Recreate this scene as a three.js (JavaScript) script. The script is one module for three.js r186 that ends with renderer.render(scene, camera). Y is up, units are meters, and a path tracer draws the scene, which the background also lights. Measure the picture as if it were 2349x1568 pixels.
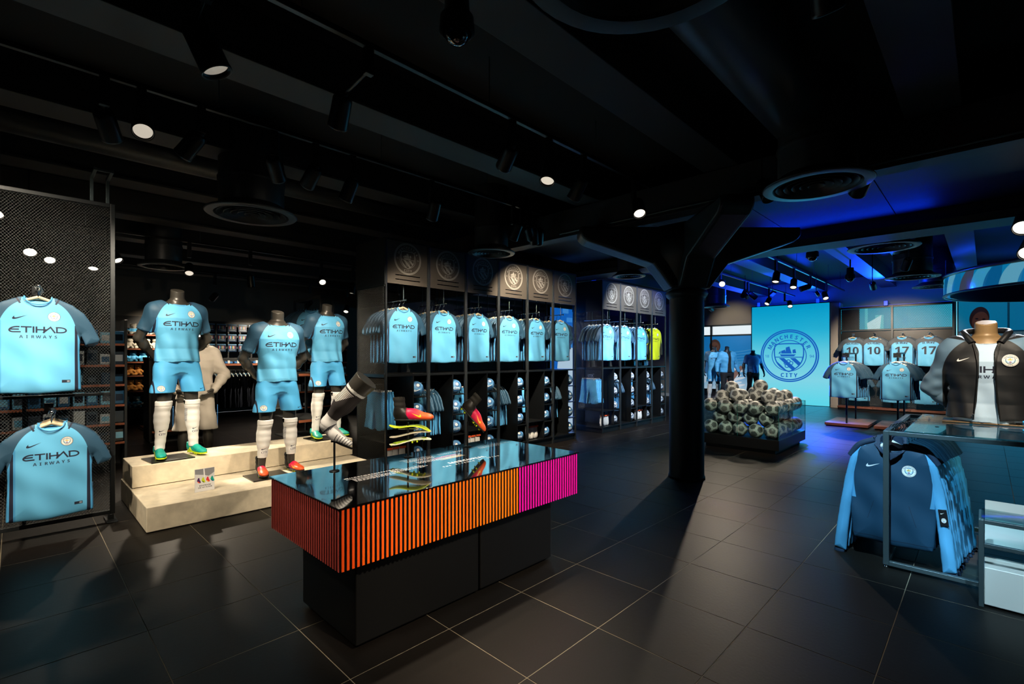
import * as THREE from 'three';
import { mergeGeometries } from 'three/addons/utils/BufferGeometryUtils.js';
import { RoundedBoxGeometry } from 'three/addons/geometries/RoundedBoxGeometry.js';
import { RectAreaLightUniformsLib } from 'three/addons/lights/RectAreaLightUniformsLib.js';

// ---------------------------------------------------------------- camera, light level
// World: x runs along the locker row, -z runs towards the back wall; everything below gives (x, y, w) with z = -w.
const scene = new THREE.Scene();
scene.background = new THREE.Color(0.85, 0.95, 1.0);            // overcast daylight outside; it enters only by the transom window
const camera = new THREE.PerspectiveCamera(2 * Math.atan(784 / 1114) * 180 / Math.PI, 2349 / 1568, 0.05, 80);
camera.position.set(0, 1.5, 0);
const yaw = 44.3 * Math.PI / 180;
camera.lookAt(Math.cos(yaw), 1.5, -Math.sin(yaw));
camera.setViewOffset(2349, 1568, 0, -31, 2349, 1568);           // lens shift: horizon a little below the middle
const renderer = new THREE.WebGLRenderer();
renderer.toneMapping = THREE.LinearToneMapping;
renderer.toneMappingExposure = 1.0;
renderer.shadowMap.enabled = true;
RectAreaLightUniformsLib.init();
const WARM = 0xffecd0, COOL = 0xeaf4ff, CYAN = 0x35c8f0, BLUE = 0x0836ff;
const KEY = 1.0;                                                // one scale for all shop spotlights
const BLUELEVEL = 1.0;

// ---------------------------------------------------------------- helpers
let seed = 7;
const rnd = () => { seed = (seed + 0x6d2b79f5) | 0; let t = Math.imul(seed ^ (seed >>> 15), 1 | seed); t = (t + Math.imul(t ^ (t >>> 7), 61 | t)) ^ t; return ((t ^ (t >>> 14)) >>> 0) / 4294967296; };
const rr = (a, b) => a + (b - a) * rnd();
const clamp = (v, a, b) => Math.min(b, Math.max(a, v));
const lerp = (a, b, t) => a + (b - a) * t;
const step = (a, b, v) => { const t = clamp((v - a) / (b - a), 0, 1); return t * t * (3 - 2 * t); };
const counts = {};
const numbered = (n) => { const k = counts[n] = (counts[n] ?? -1) + 1; return k ? n + '_' + String(k).padStart(3, '0') : n; };
function tag(o, label, category, group, kind) {
  o.userData = { ...o.userData };
  if (label) o.userData.label = label;
  if (category) o.userData.category = category;
  if (group) o.userData.group = group; else delete o.userData.group;
  if (kind) o.userData.kind = kind;
  return o;
}
function thing(name, label, category, [x, y, w] = [0, 0, 0], turn = 0, group) {
  const o = new THREE.Group(); o.name = numbered(name); scene.add(o);
  o.position.set(x, y, -w); o.rotation.y = turn;
  return tag(o, label, category, group);
}
function mesh(name, geos, mat, parent) {
  const g = Array.isArray(geos) ? (geos.length > 1 ? mergeGeometries(geos.map(norm)) : geos[0]) : geos;
  const m = new THREE.Mesh(g, mat); m.name = name; if (parent) parent.add(m); return m;
}
function norm(g) { const k = g.index ? g.toNonIndexed() : g; for (const n of Object.keys(k.attributes)) if (!['position', 'normal', 'uv'].includes(n)) k.deleteAttribute(n); return k; }
function struct(name, geos, mat) { const m = mesh(name, geos, mat); scene.add(m); m.userData.kind = 'structure'; return m; }
function copy(src, [x, y, w], turn, label, group) {
  const o = src.clone(); o.name = numbered(src.userData.stem ?? src.name.replace(/_\d{3}$/, '')); scene.add(o);
  o.position.set(x, y, -w); o.rotation.y = turn;
  return tag(o, label, src.userData.category, group);
}
// chamfered box between corners, in the parent's own coordinates
function bx(x0, x1, y0, y1, z0, z1, r = 0.002) {
  const w = Math.abs(x1 - x0), h = Math.abs(y1 - y0), d = Math.abs(z1 - z0), m = Math.min(w, h, d);
  const g = r > 0 ? new RoundedBoxGeometry(w, h, d, 1, Math.min(r, m * 0.45)) : new THREE.BoxGeometry(w, h, d);
  g.translate((x0 + x1) / 2, (y0 + y1) / 2, (z0 + z1) / 2); return g;
}
const wb = (x0, x1, y0, y1, w0, w1, r) => bx(x0, x1, y0, y1, -w1, -w0, r);
function rod(a, b, r, seg = 8) {
  const A = new THREE.Vector3(...a), B = new THREE.Vector3(...b), d = B.clone().sub(A), g = new THREE.CylinderGeometry(r, r, d.length(), seg);
  g.applyQuaternion(new THREE.Quaternion().setFromUnitVectors(new THREE.Vector3(0, 1, 0), d.normalize())); g.translate(...A.add(B).multiplyScalar(0.5).toArray()); return g;
}
const tube = (pts, r, n = 24, s = 6, closed = false) => new THREE.TubeGeometry(new THREE.CatmullRomCurve3(pts.map((p) => new THREE.Vector3(...p)), closed), n, r, s, closed);
const lathe = (pts, seg = 32) => new THREE.LatheGeometry(pts.map((p) => new THREE.Vector2(...p)), seg);
const moved = (g, x, y, z, ry = 0, rx = 0, rz = 0, s = 1) => { const k = g.clone(); k.applyMatrix4(new THREE.Matrix4().compose(new THREE.Vector3(x, y, z), new THREE.Quaternion().setFromEuler(new THREE.Euler(rx, ry, rz)), new THREE.Vector3(s, s, s))); return k; };

// value noise
const hash = (x, y, s) => { let h = Math.imul(x | 0, 374761393) + Math.imul(y | 0, 668265263) + Math.imul(s | 0, 2147483647); h = Math.imul(h ^ (h >>> 13), 1274126177); return ((h ^ (h >>> 16)) >>> 0) / 4294967296; };
function vn(x, y, s, p) { const i = Math.floor(x), j = Math.floor(y), u = x - i, v = y - j, a = u * u * (3 - 2 * u), b = v * v * (3 - 2 * v), m = (n) => ((n % p) + p) % p; return lerp(lerp(hash(m(i), m(j), s), hash(m(i + 1), m(j), s), a), lerp(hash(m(i), m(j + 1), s), hash(m(i + 1), m(j + 1), s), a), b); }
const fbm = (u, v, s, base, oct) => { let a = 0.5, t = 0, f = base; for (let k = 0; k < oct; k++) { t += a * vn(u * f, v * f, s + k, f); a *= 0.5; f *= 2; } return t / (1 - Math.pow(0.5, oct)); };
function dataTex(n, fn, srgb, repeat = 1) {
  const d = new Uint8Array(n * n * 4);
  for (let j = 0; j < n; j++) for (let i = 0; i < n; i++) { const c = fn(i / n, j / n); for (let k = 0; k < 3; k++) d[(j * n + i) * 4 + k] = clamp(Math.round((c.length ? c[k] : c) * 255), 0, 255); d[(j * n + i) * 4 + 3] = 255; }
  const t = new THREE.DataTexture(d, n, n); t.wrapS = t.wrapT = THREE.RepeatWrapping; t.magFilter = THREE.LinearFilter; t.minFilter = THREE.LinearMipmapLinearFilter; t.generateMipmaps = true;
  if (srgb) t.colorSpace = THREE.SRGBColorSpace; t.repeat.set(repeat, repeat); t.needsUpdate = true; return t;
}
function canvasTex(w, h, draw, srgb = true) {
  const c = document.createElement('canvas'); c.width = w; c.height = h; draw(c.getContext('2d'), w, h);
  const t = new THREE.CanvasTexture(c); if (srgb) t.colorSpace = THREE.SRGBColorSpace; t.anisotropy = 8; return t;
}
const std = (color, roughness = 0.6, metalness = 0, more = {}) => new THREE.MeshStandardMaterial({ color, roughness, metalness, ...more });
const phys = (color, roughness, more = {}) => new THREE.MeshPhysicalMaterial({ color, roughness, ...more });

const grain = dataTex(256, (u, v) => fbm(u, v, 3, 8, 5));
const cloud = dataTex(256, (u, v) => { const g = fbm(u, v, 11, 4, 6); return 0.5 + 0.9 * (g - 0.5); });
const weave = dataTex(128, (u, v) => 0.5 + 0.25 * Math.sin(u * 402) * Math.sin(v * 402) + 0.25 * (fbm(u, v, 5, 16, 2) - 0.5));
const concrete = dataTex(512, (u, v) => { const g = fbm(u, v, 21, 3, 7), h = fbm(u, v, 31, 32, 3); const t = 0.78 + 0.34 * (g - 0.5) + 0.1 * (h - 0.5); return [t * 0.99, t * 0.935, t * 0.82]; }, true);
const clone = (t, rx, ry = rx) => { const c = t.clone(); c.repeat.set(rx, ry); return c; };

const M = {
  black: std(0x0b0c0d, 0.45), blackSatin: std(0x101214, 0.35, 0.3), frame: std(0x2a2e31, 0.4, 0.45), steel: std(0x4a585c, 0.38, 0.45), chrome: std(0xd8dadc, 0.14, 1),
  duct: std(0x34383a, 0.42, 0.35), ceiling: std(0x18191a, 0.85), joist: std(0x2b2c2d, 0.6), soffit: std(0x24282c, 0.6),
  grey: std(0x8d8a84, 0.85), white: std(0xc9cbcc, 0.6), skin: std(0x35332f, 0.34), plastic: std(0x07080a, 0.3), wood: std(0x5b3423, 0.5, 0, { bumpMap: clone(grain, 1, 6), bumpScale: 0.001 }),
  bronze: std(0x7a6650, 0.35, 0.7), hanger: std(0xb9a98c, 0.5), hangerWhite: std(0xcfd0cc, 0.4), navy: std(0x0e1930, 0.8), tealBoot: std(0x079b8c, 0.45), lime: std(0xc9de1c, 0.4), sock: std(0xd9d9d6, 0.85),
};
M.mesh = std(0x5a5d5e, 0.4, 0.3);
M.column = std(0x1c2427, 0.5, 0.15, { bumpMap: clone(grain, 3), bumpScale: 0.0015 });
// ---------------------------------------------------------------- distance fields and a surface-net mesher
function net(f, lo, hi, h, uv) {
  const nx = Math.ceil((hi[0] - lo[0]) / h) + 1, ny = Math.ceil((hi[1] - lo[1]) / h) + 1, nz = Math.ceil((hi[2] - lo[2]) / h) + 1, F = new Float32Array(nx * ny * nz);
  for (let k = 0, n = 0; k < nz; k++) for (let j = 0; j < ny; j++) for (let i = 0; i < nx; i++, n++) F[n] = f(lo[0] + i * h, lo[1] + j * h, lo[2] + k * h);
  const at = new Int32Array(nx * ny * nz).fill(-1), P = [], I = [], sx = 1, sy = nx, sz = nx * ny;
  const C = [0, sx, sy, sx + sy, sz, sx + sz, sy + sz, sx + sy + sz], E = [[0, 1], [2, 3], [4, 5], [6, 7], [0, 2], [1, 3], [4, 6], [5, 7], [0, 4], [1, 5], [2, 6], [3, 7]];
  for (let k = 0; k < nz - 1; k++) for (let j = 0; j < ny - 1; j++) for (let i = 0; i < nx - 1; i++) {
    const n = i + j * sy + k * sz; let inside = 0; for (const c of C) if (F[n + c] < 0) inside++;
    if (inside === 0 || inside === 8) continue;
    let x = 0, y = 0, z = 0, m = 0;
    for (const [a, b] of E) { const A = F[n + C[a]], B = F[n + C[b]]; if ((A < 0) === (B < 0)) continue; const t = A / (A - B); x += lerp(a & 1, b & 1, t); y += lerp((a >> 1) & 1, (b >> 1) & 1, t); z += lerp(a >> 2, b >> 2, t); m++; }
    at[n] = P.length / 3; P.push(lo[0] + (i + x / m) * h, lo[1] + (j + y / m) * h, lo[2] + (k + z / m) * h);
  }
  const quad = (a, b, c, d, flip) => { if (flip) I.push(a, c, b, a, d, c); else I.push(a, b, c, a, c, d); };
  for (let k = 1; k < nz - 1; k++) for (let j = 1; j < ny - 1; j++) for (let i = 1; i < nx - 1; i++) {
    const n = i + j * sy + k * sz, s = F[n] < 0;
    if (s !== F[n + sx] < 0) quad(at[n - sy - sz], at[n - sz], at[n], at[n - sy], !s);
    if (s !== F[n + sy] < 0) quad(at[n - sx - sz], at[n - sx], at[n], at[n - sz], !s);
    if (s !== F[n + sz] < 0) quad(at[n - sx - sy], at[n - sy], at[n], at[n - sx], !s);
  }
  const N = new Float32Array(P.length), U = new Float32Array(P.length / 3 * 2), e = h * 0.4;
  for (let n = 0; n < P.length; n += 3) {
    const [x, y, z] = [P[n], P[n + 1], P[n + 2]], a = f(x + e, y, z) - f(x - e, y, z), b = f(x, y + e, z) - f(x, y - e, z), c = f(x, y, z + e) - f(x, y, z - e), l = Math.hypot(a, b, c) || 1;
    N[n] = a / l; N[n + 1] = b / l; N[n + 2] = c / l;
    const q = uv ? uv(x, y, z) : [x, y]; U[n / 3 * 2] = q[0]; U[n / 3 * 2 + 1] = q[1];
  }
  const g = new THREE.BufferGeometry(); g.setAttribute('position', new THREE.Float32BufferAttribute(P, 3)); g.setAttribute('normal', new THREE.BufferAttribute(N, 3)); g.setAttribute('uv', new THREE.BufferAttribute(U, 2)); g.setIndex(I); return g;
}
// triangles of g whose centre satisfies test
function pick(g, test) {
  const p = g.attributes.position.array, q = g.index.array, I = [];
  for (let n = 0; n < q.length; n += 3) { const c = [0, 1, 2].map((k) => (p[q[n] * 3 + k] + p[q[n + 1] * 3 + k] + p[q[n + 2] * 3 + k]) / 3); if (test(...c)) I.push(q[n], q[n + 1], q[n + 2]); }
  const map = new Map(), out = { position: [], normal: [], uv: [] };
  const J = I.map((i) => { if (!map.has(i)) { map.set(i, map.size); for (const [k, s] of [['position', 3], ['normal', 3], ['uv', 2]]) for (let c = 0; c < s; c++) out[k].push(g.attributes[k].array[i * s + c]); } return map.get(i); });
  const r = new THREE.BufferGeometry(); for (const [k, s] of [['position', 3], ['normal', 3], ['uv', 2]]) r.setAttribute(k, new THREE.Float32BufferAttribute(out[k], s)); r.setIndex(J); return r;
}
const ell = (x, y, z, a, b, c, p, q, r) => { x -= a; y -= b; z -= c; const k = Math.hypot(x / p, y / q, z / r), l = Math.hypot(x / p / p, y / q / q, z / r / r); return l < 1e-9 ? -Math.min(p, q, r) : k * (k - 1) / l; };
function cone(x, y, z, a, b, ra, rb) { const dx = b[0] - a[0], dy = b[1] - a[1], dz = b[2] - a[2], t = clamp(((x - a[0]) * dx + (y - a[1]) * dy + (z - a[2]) * dz) / (dx * dx + dy * dy + dz * dz), 0, 1); return Math.hypot(x - a[0] - t * dx, y - a[1] - t * dy, z - a[2] - t * dz) - lerp(ra, rb, t); }
const smin = (a, b, k) => { const h = clamp(0.5 + 0.5 * (b - a) / k, 0, 1); return lerp(b, a, h) - k * h * (1 - h); };
const table = (T, y) => { if (y <= T[0][0]) return T[0].slice(1); for (let n = 1; n < T.length; n++) if (y <= T[n][0]) { const t = (y - T[n - 1][0]) / (T[n][0] - T[n - 1][0]), s = t; return T[n].slice(1).map((v, k) => lerp(T[n - 1][k + 1], v, s)); } return T[T.length - 1].slice(1); };

// ---------------------------------------------------------------- figures: torso profile (height, half width, half depth, forward shift)
const TORSO = [[0.86, 0.15, 0.11, -0.02], [0.93, 0.178, 0.125, -0.02], [1.02, 0.165, 0.115, -0.005], [1.12, 0.15, 0.096, -0.008], [1.22, 0.162, 0.106, 0.0], [1.34, 0.19, 0.125, 0.012], [1.44, 0.203, 0.13, 0.01], [1.52, 0.184, 0.112, -0.002], [1.58, 0.125, 0.082, -0.012], [1.62, 0.075, 0.066, -0.012]];
function column(x, y, z, grow, T = TORSO) { const [a, b, c] = table(T, y), p = a + grow, q = b + grow; return Math.max((Math.hypot(x / p, (z - c) / q) - 1) * Math.min(p, q) * 0.92, y - 1.64 - grow, T[0][0] - y); }
const POSE = {
  behind: { elbow: [0.315, 1.23, -0.1], wrist: [0.15, 1.03, -0.2], hand: [0.03, 0.95, -0.19] },
  sides: { elbow: [0.3, 1.24, -0.04], wrist: [0.345, 0.99, 0.05], hand: [0.35, 0.88, 0.08] },
  front: { elbow: [0.33, 1.24, -0.03], wrist: [0.2, 1.03, 0.14], hand: [0.11, 0.96, 0.19] },
};
const SHOULDER = [0.195, 1.52, -0.012];
const legs = (x, y, z, g) => {
  let d = cone(x, y, z, [0.095, 0.93, -0.005], [0.13, 0.54, 0.018], 0.092 + g, 0.057 + g);
  d = smin(d, cone(x, y, z, [0.13, 0.54, 0.015], [0.155, 0.09, -0.02], 0.054 + g, 0.036 + g), 0.03);
  return smin(d, ell(x, y, z, 0.14, 0.4, -0.02, 0.052 + g, 0.13, 0.056 + g), 0.05);
};
const mix = (a, b, t) => a.map((v, k) => lerp(v, b[k], t));
function bodyField(pose, wide = 1) {
  return (x0, y, z) => {
    const x = Math.abs(x0) / wide;
    let d = Math.max(column(x, y, z, 0), y - 1.63);
    d = smin(d, cone(x, y, z, [0.06, 1.565, -0.015], SHOULDER, 0.05, 0.066), 0.05);
    d = smin(d, cone(0 * x + x, y, z, [0, 1.56, -0.012], [0, 1.8, 0.012], 0.066, 0.064), 0.03);
    d = Math.max(d, y - 1.742 + 0.35 * (z - 0.01) * (z > -1 ? 1 : 1));
    d = smin(d, cone(x, y, z, SHOULDER, pose.elbow, 0.064, 0.043), 0.04);
    d = smin(d, cone(x, y, z, pose.elbow, pose.wrist, 0.045, 0.029), 0.02);
    d = smin(d, ell(x, y, z, ...mix(pose.elbow, pose.wrist, 0.3), 0.046, 0.06, 0.046), 0.03);
    d = smin(d, legs(x, y, z, 0), 0.05);
    return smin(d, cone(x, y, z, [0.158, 0.055, -0.02], [0.166, 0.042, 0.1], 0.026, 0.018), 0.03);
  };
}
function handGeo(pose) {
  const W = pose.wrist, H = pose.hand, dir = new THREE.Vector3(...H).sub(new THREE.Vector3(...W)).normalize(), side = new THREE.Vector3(0, 0, 1).cross(dir).normalize(), nrm = dir.clone().cross(side);
  const at = (l, s, n) => new THREE.Vector3(...W).addScaledVector(dir, l).addScaledVector(nrm, s).addScaledVector(side, n).toArray();
  const F = [[0.03, 0.068], [0.01, 0.078], [-0.01, 0.072], [-0.03, 0.056]].map(([s, l]) => [at(0.05, s * 0.7, 0), at(0.088, s, 0), at(0.088 + l * 0.55, s * 1.02, -0.012), at(0.088 + l, s * 0.95, -0.034)]);
  const T = [at(0.02, 0.026, -0.004), at(0.055, 0.052, -0.018), at(0.088, 0.058, -0.03)], A = at(-0.02, 0, 0), B = at(0.03, 0, 0), C1 = at(0.078, 0.02, 0), C2 = at(0.075, -0.02, 0);
  const f = (x, y, z) => {
    let d = smin(cone(x, y, z, A, B, 0.029, 0.026), Math.min(cone(x, y, z, B, C1, 0.022, 0.014), cone(x, y, z, B, C2, 0.022, 0.014)), 0.025);
    for (const q of F) { const e = Math.min(cone(x, y, z, q[0], q[1], 0.0105, 0.01), cone(x, y, z, q[1], q[2], 0.0098, 0.009), cone(x, y, z, q[2], q[3], 0.009, 0.0078)); d = smin(d, e, 0.006); }
    return smin(d, Math.min(cone(x, y, z, T[0], T[1], 0.014, 0.012), cone(x, y, z, T[1], T[2], 0.012, 0.0095)), 0.012);
  };
  const c = at(0.07, 0, 0), g = net(f, c.map((v) => v - 0.13), c.map((v) => v + 0.13), 0.0042);
  const m = g.clone(), p = m.attributes.position.array, n = m.attributes.normal.array, I = [...m.index.array];
  for (let i = 0; i < p.length; i += 3) { p[i] *= -1; n[i] *= -1; }
  for (let i = 0; i < I.length; i += 3) [I[i], I[i + 1]] = [I[i + 1], I[i]];
  m.setIndex(I); return [g, m];
}
const figureGeo = {};
function bodyGeo(key, cut = -1) {
  const id = key + cut; if (figureGeo[id]) return figureGeo[id];
  const b = bodyField(POSE[key]), f = cut > 0 ? (x, y, z) => Math.max(b(x, y, z), cut - y) : b;
  const g = net(f, [-0.44, Math.max(-0.02, cut - 0.03), -0.3], [0.44, 1.8, 0.28], 0.0115);
  return figureGeo[id] = mergeGeometries([norm(g), ...handGeo(POSE[key]).map(norm)]);
}
const TEXW = 0.84, TEXH = 0.8, TEXY = 0.88;
const shirtUV = (k = 1, dy = 0) => (x, y) => [(x * k) / TEXW + 0.5, (y + dy - TEXY) / TEXH];
const folds = (x, y, z, s) => 0.0075 * step(1.4, 1.1, y) * Math.sin(x * 46 + 9 * y + s + 2 * Math.sin(z * 14 + s)) + 0.003 * Math.sin(y * 40 + x * 22 + s) * step(1.0, 1.35, y);
function topField(pose, { hem = 0.985, sleeve = 0.62, grow = 0.02, open = false, cuff = 0.045, s = 0 } = {}) {
  const E = pose.elbow, W = pose.wrist, dir = new THREE.Vector3(...E).sub(new THREE.Vector3(...SHOULDER)), L = dir.length(); dir.normalize();
  return (x0, y, z) => {
    const x = Math.abs(x0), loose = grow + 0.015 * step(1.36, 1.14, y) + 0.008 * Math.exp(-Math.pow((y - 1.13) / 0.085, 2));
    const T = column(x, y, z, loose) - folds(x0, y, z, s) + 0.004;
    let a = cone(x, y, z, [0.15, 1.53, -0.012], E, 0.078 + grow * 0.4, 0.058 + grow * 0.5);
    const t = (x - SHOULDER[0]) * dir.x + (y - SHOULDER[1]) * dir.y + (z - SHOULDER[2]) * dir.z;
    if (sleeve < 1) a = Math.max(a, t - L * sleeve - 0.02);
    else { a = smin(a, cone(x, y, z, E, mix(E, W, 0.93), 0.06, cuff), 0.03); a -= 0.003 * Math.sin(y * 70 + x * 30) ; }
    a -= 0.002 * Math.sin(t * 60 + x * 20 + s);
    let d = smin(smin(T, cone(x, y, z, [0.06, 1.575, -0.015], [0.17, 1.535, -0.012], 0.05 + grow, 0.06 + grow), 0.04), a, 0.035);
    const bt = smin(column(x, y, z, 0), cone(x, y, z, [0.06, 1.565, -0.015], SHOULDER, 0.05, 0.066), 0.05); let ba = cone(x, y, z, SHOULDER, E, 0.064, 0.043); if (sleeve < 1) ba = Math.max(ba, t - L * sleeve - 0.02); else ba = smin(smin(ba, cone(x, y, z, E, mix(E, W, 0.93), 0.045, 0.03), 0.02), ell(x, y, z, ...mix(E, W, 0.3), 0.046, 0.06, 0.046), 0.03); d = Math.min(d, Math.max(smin(bt, ba, 0.05) - 0.011 - grow * 0.15, y - 1.625));
    d = Math.max(d, -Math.max(Math.hypot(x, z + 0.012) - 0.086 - 1.5 * Math.max(0, y - 1.597 + 0.3 * (z + 0.012)), 1.597 - 0.3 * (z + 0.012) - y));
    d = Math.max(d, hem - y + 0.006 * Math.sin(x0 * 20 + s));
    if (open) d = Math.max(d, z > 0 ? (0.052 + 0.03 * step(1.5, 1.62, y) - 0.012 * step(1.1, 1.4, y) + 0.02 * step(1.15, 0.98, y)) - x : -1);
    return d;
  };
}
function topGeo(pose, opt = {}, uvs = 1.02, h = 0.0105) { return net(topField(pose, opt), [-0.47, (opt.hem ?? 0.985) - 0.03, -0.32], [0.47, 1.7, 0.3], h, shirtUV(uvs)); }
function shortsGeo({ hem = 0.665, flare = 0.108, top = 1.0, s = 0 } = {}, h = 0.011) {
  const f = (x0, y, z) => {
    const x = Math.abs(x0), fold = 0.004 * Math.sin(x0 * 50 + y * 12 + s) * step(1.02, 0.8, y) + 0.003 * Math.sin(y * 34 + x0 * 16);
    const d = smin(Math.max(column(x, y, z, 0.012), 0.87 - y), cone(x, y, z, [0.1, 0.93, -0.005], [0.142, hem - 0.02, 0.014], 0.106, flare), 0.04) - fold;
    return Math.max(smin(d, ell(x, y, z, 0, 0.875, -0.005, 0.1, 0.06, 0.095), 0.03), hem - y, y - top);
  };
  return net(f, [-0.3, hem - 0.03, -0.2], [0.3, top + 0.03, 0.2], h, (x, y) => [x / 0.6 + 0.5, (y - 0.6) / 0.5]);
}
function trousersGeo() { return net((x0, y, z) => { const x = Math.abs(x0); return Math.max(smin(Math.max(column(x, y, z, 0.014), 0.87 - y), legs(x, y, z, 0.012), 0.05), 0.1 - y, y - 1.04); }, [-0.28, 0.06, -0.18], [0.28, 1.08, 0.18], 0.013); }
function sockGeo(low = 0.07) { return net((x, y, z) => Math.max(legs(x, y, z, 0.009 + 0.004 * step(0.53, 0.535, y) + 0.0012 * Math.sin(y * 90)), low - y, y - 0.58), [0.05, low - 0.03, -0.11], [0.25, 0.63, 0.11], 0.0075, (x, y) => [(x - 0.06) / 0.18, (y - 0.05) / 0.56]); }
const flipX = (g) => { const m = g.clone(), p = m.attributes.position.array.slice(), n = m.attributes.normal.array.slice(), I = [...m.index.array]; for (let i = 0; i < p.length; i += 3) { p[i] *= -1; n[i] *= -1; } for (let i = 0; i < I.length; i += 3) [I[i], I[i + 1]] = [I[i + 1], I[i]]; m.setAttribute('position', new THREE.Float32BufferAttribute(p, 3)); m.setAttribute('normal', new THREE.Float32BufferAttribute(n, 3)); m.setIndex(I); return m; };

// football boot: heel at z = -0.085, toe at z = 0.2, studs stand on y = 0
const bootShape = (x, y, z) => {
  let d = ell(x, y, z, 0, 0.062, -0.04, 0.036, 0.05, 0.048);
  d = smin(d, ell(x, y, z, 0.002, 0.056, 0.04, 0.038, 0.046, 0.085), 0.03);
  d = smin(d, ell(x, y, z, 0.004, 0.04, 0.125, 0.044, 0.03, 0.07), 0.03);
  return smin(d, ell(x, y, z, 0, 0.036, 0.168, 0.034, 0.022, 0.045), 0.02);
};
const bootUV = (x, y, z) => [(z + 0.1) / 0.32, y / 0.16];
const bootGeo = {
  upper: net((x, y, z) => { const d = smin(bootShape(x, y, z), cone(x, y, z, [0, 0.075, -0.035], [0, 0.105, -0.042], 0.037, 0.039), 0.03); return Math.max(d, 0.021 - y, y - 0.108 - 0.25 * Math.max(0, -z - 0.03)); }, [-0.07, 0.0, -0.12], [0.07, 0.14, 0.24], 0.0045, bootUV),
  collar: net((x, y, z) => Math.max(cone(x, y, z, [0, 0.06, -0.035], [0, 0.2, -0.05], 0.041, 0.043) - 0.0014 * Math.sin(y * 160), 0.06 - y + 0.9 * (z + 0.02), y - 0.185, -Math.max(cone(x, y, z, [0, 0.1, -0.038], [0, 0.22, -0.05], 0.036, 0.038), 0.17 - y)), [-0.07, 0.03, -0.12], [0.07, 0.21, 0.06], 0.0045, bootUV),
  heel: net((x, y, z) => Math.max(bootShape(x, y, z) - 0.0025, 0.02 - y, z - 0.03 + 0.55 * (y - 0.03), y - 0.1), [-0.07, 0, -0.12], [0.07, 0.12, 0.06], 0.0045, bootUV),
  sole: net((x, y, z) => Math.max(bootShape(x, 0.036, z) * 0.9 - 0.002, Math.abs(y - 0.0175) - 0.0055), [-0.07, 0, -0.12], [0.07, 0.04, 0.24], 0.0042, bootUV),
};
const studGeo = new THREE.CylinderGeometry(0.0075, 0.005, 0.014, 8);
const STUDS = [[-0.02, -0.065], [0.02, -0.065], [-0.022, -0.025], [0.022, -0.025], [-0.032, 0.085], [0.034, 0.085], [-0.035, 0.12], [0.036, 0.12], [-0.02, 0.165], [0.022, 0.165]];
const laceGeo = mergeGeometries([0, 1, 2, 3, 4].map((n) => norm(tube([[-0.022, 0.088 - n * 0.0075, 0.02 + n * 0.018], [0, 0.098 - n * 0.0078, 0.026 + n * 0.018], [0.022, 0.087 - n * 0.0075, 0.03 + n * 0.018]], 0.0022, 8, 5))));
function boot(parent, { upper, sole, lace = M.black, collar, heel, stud }) {
  const b = new THREE.Group(); b.name = 'boot'; if (parent) parent.add(b);
  mesh('upper', bootGeo.upper, upper, b); mesh('sole', bootGeo.sole, sole, b); mesh('laces', laceGeo, lace, b);
  if (collar) mesh('collar', bootGeo.collar, collar, b);
  if (heel) mesh('heel_counter', bootGeo.heel, heel, b);
  mesh('studs', STUDS.map(([x, z]) => moved(studGeo, x, 0.007, z)), stud ?? sole, b);
  return b;
}
// ---------------------------------------------------------------- print: crest, tick mark, lettering
const NAVY = '#131c33';
function swoosh(c, x, y, w, color, flip = 1) {                  // tick mark, w wide, centred
  c.save(); c.translate(x, y); c.scale(w * flip, w); c.fillStyle = color; c.beginPath();
  c.moveTo(0.5, -0.2); c.bezierCurveTo(0.2, -0.1, -0.1, 0.02, -0.22, 0.06); c.bezierCurveTo(-0.36, 0.1, -0.4, 0.0, -0.33, -0.12);
  c.bezierCurveTo(-0.45, 0.0, -0.55, 0.14, -0.46, 0.2); c.bezierCurveTo(-0.38, 0.24, -0.25, 0.19, -0.1, 0.12); c.closePath(); c.fill(); c.restore();
}
function arcText(c, text, r, mid, spread, size, color, weight = 'bold') {
  c.fillStyle = color; c.font = `${weight} ${size}px sans-serif`; c.textAlign = 'center'; c.textBaseline = 'middle';
  [...text].forEach((ch, k) => { const a = mid + (k - (text.length - 1) / 2) * spread / (text.length - 1); c.save(); c.rotate(a); c.translate(0, -r); c.fillText(ch, 0, 0); c.restore(); });
}
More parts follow.
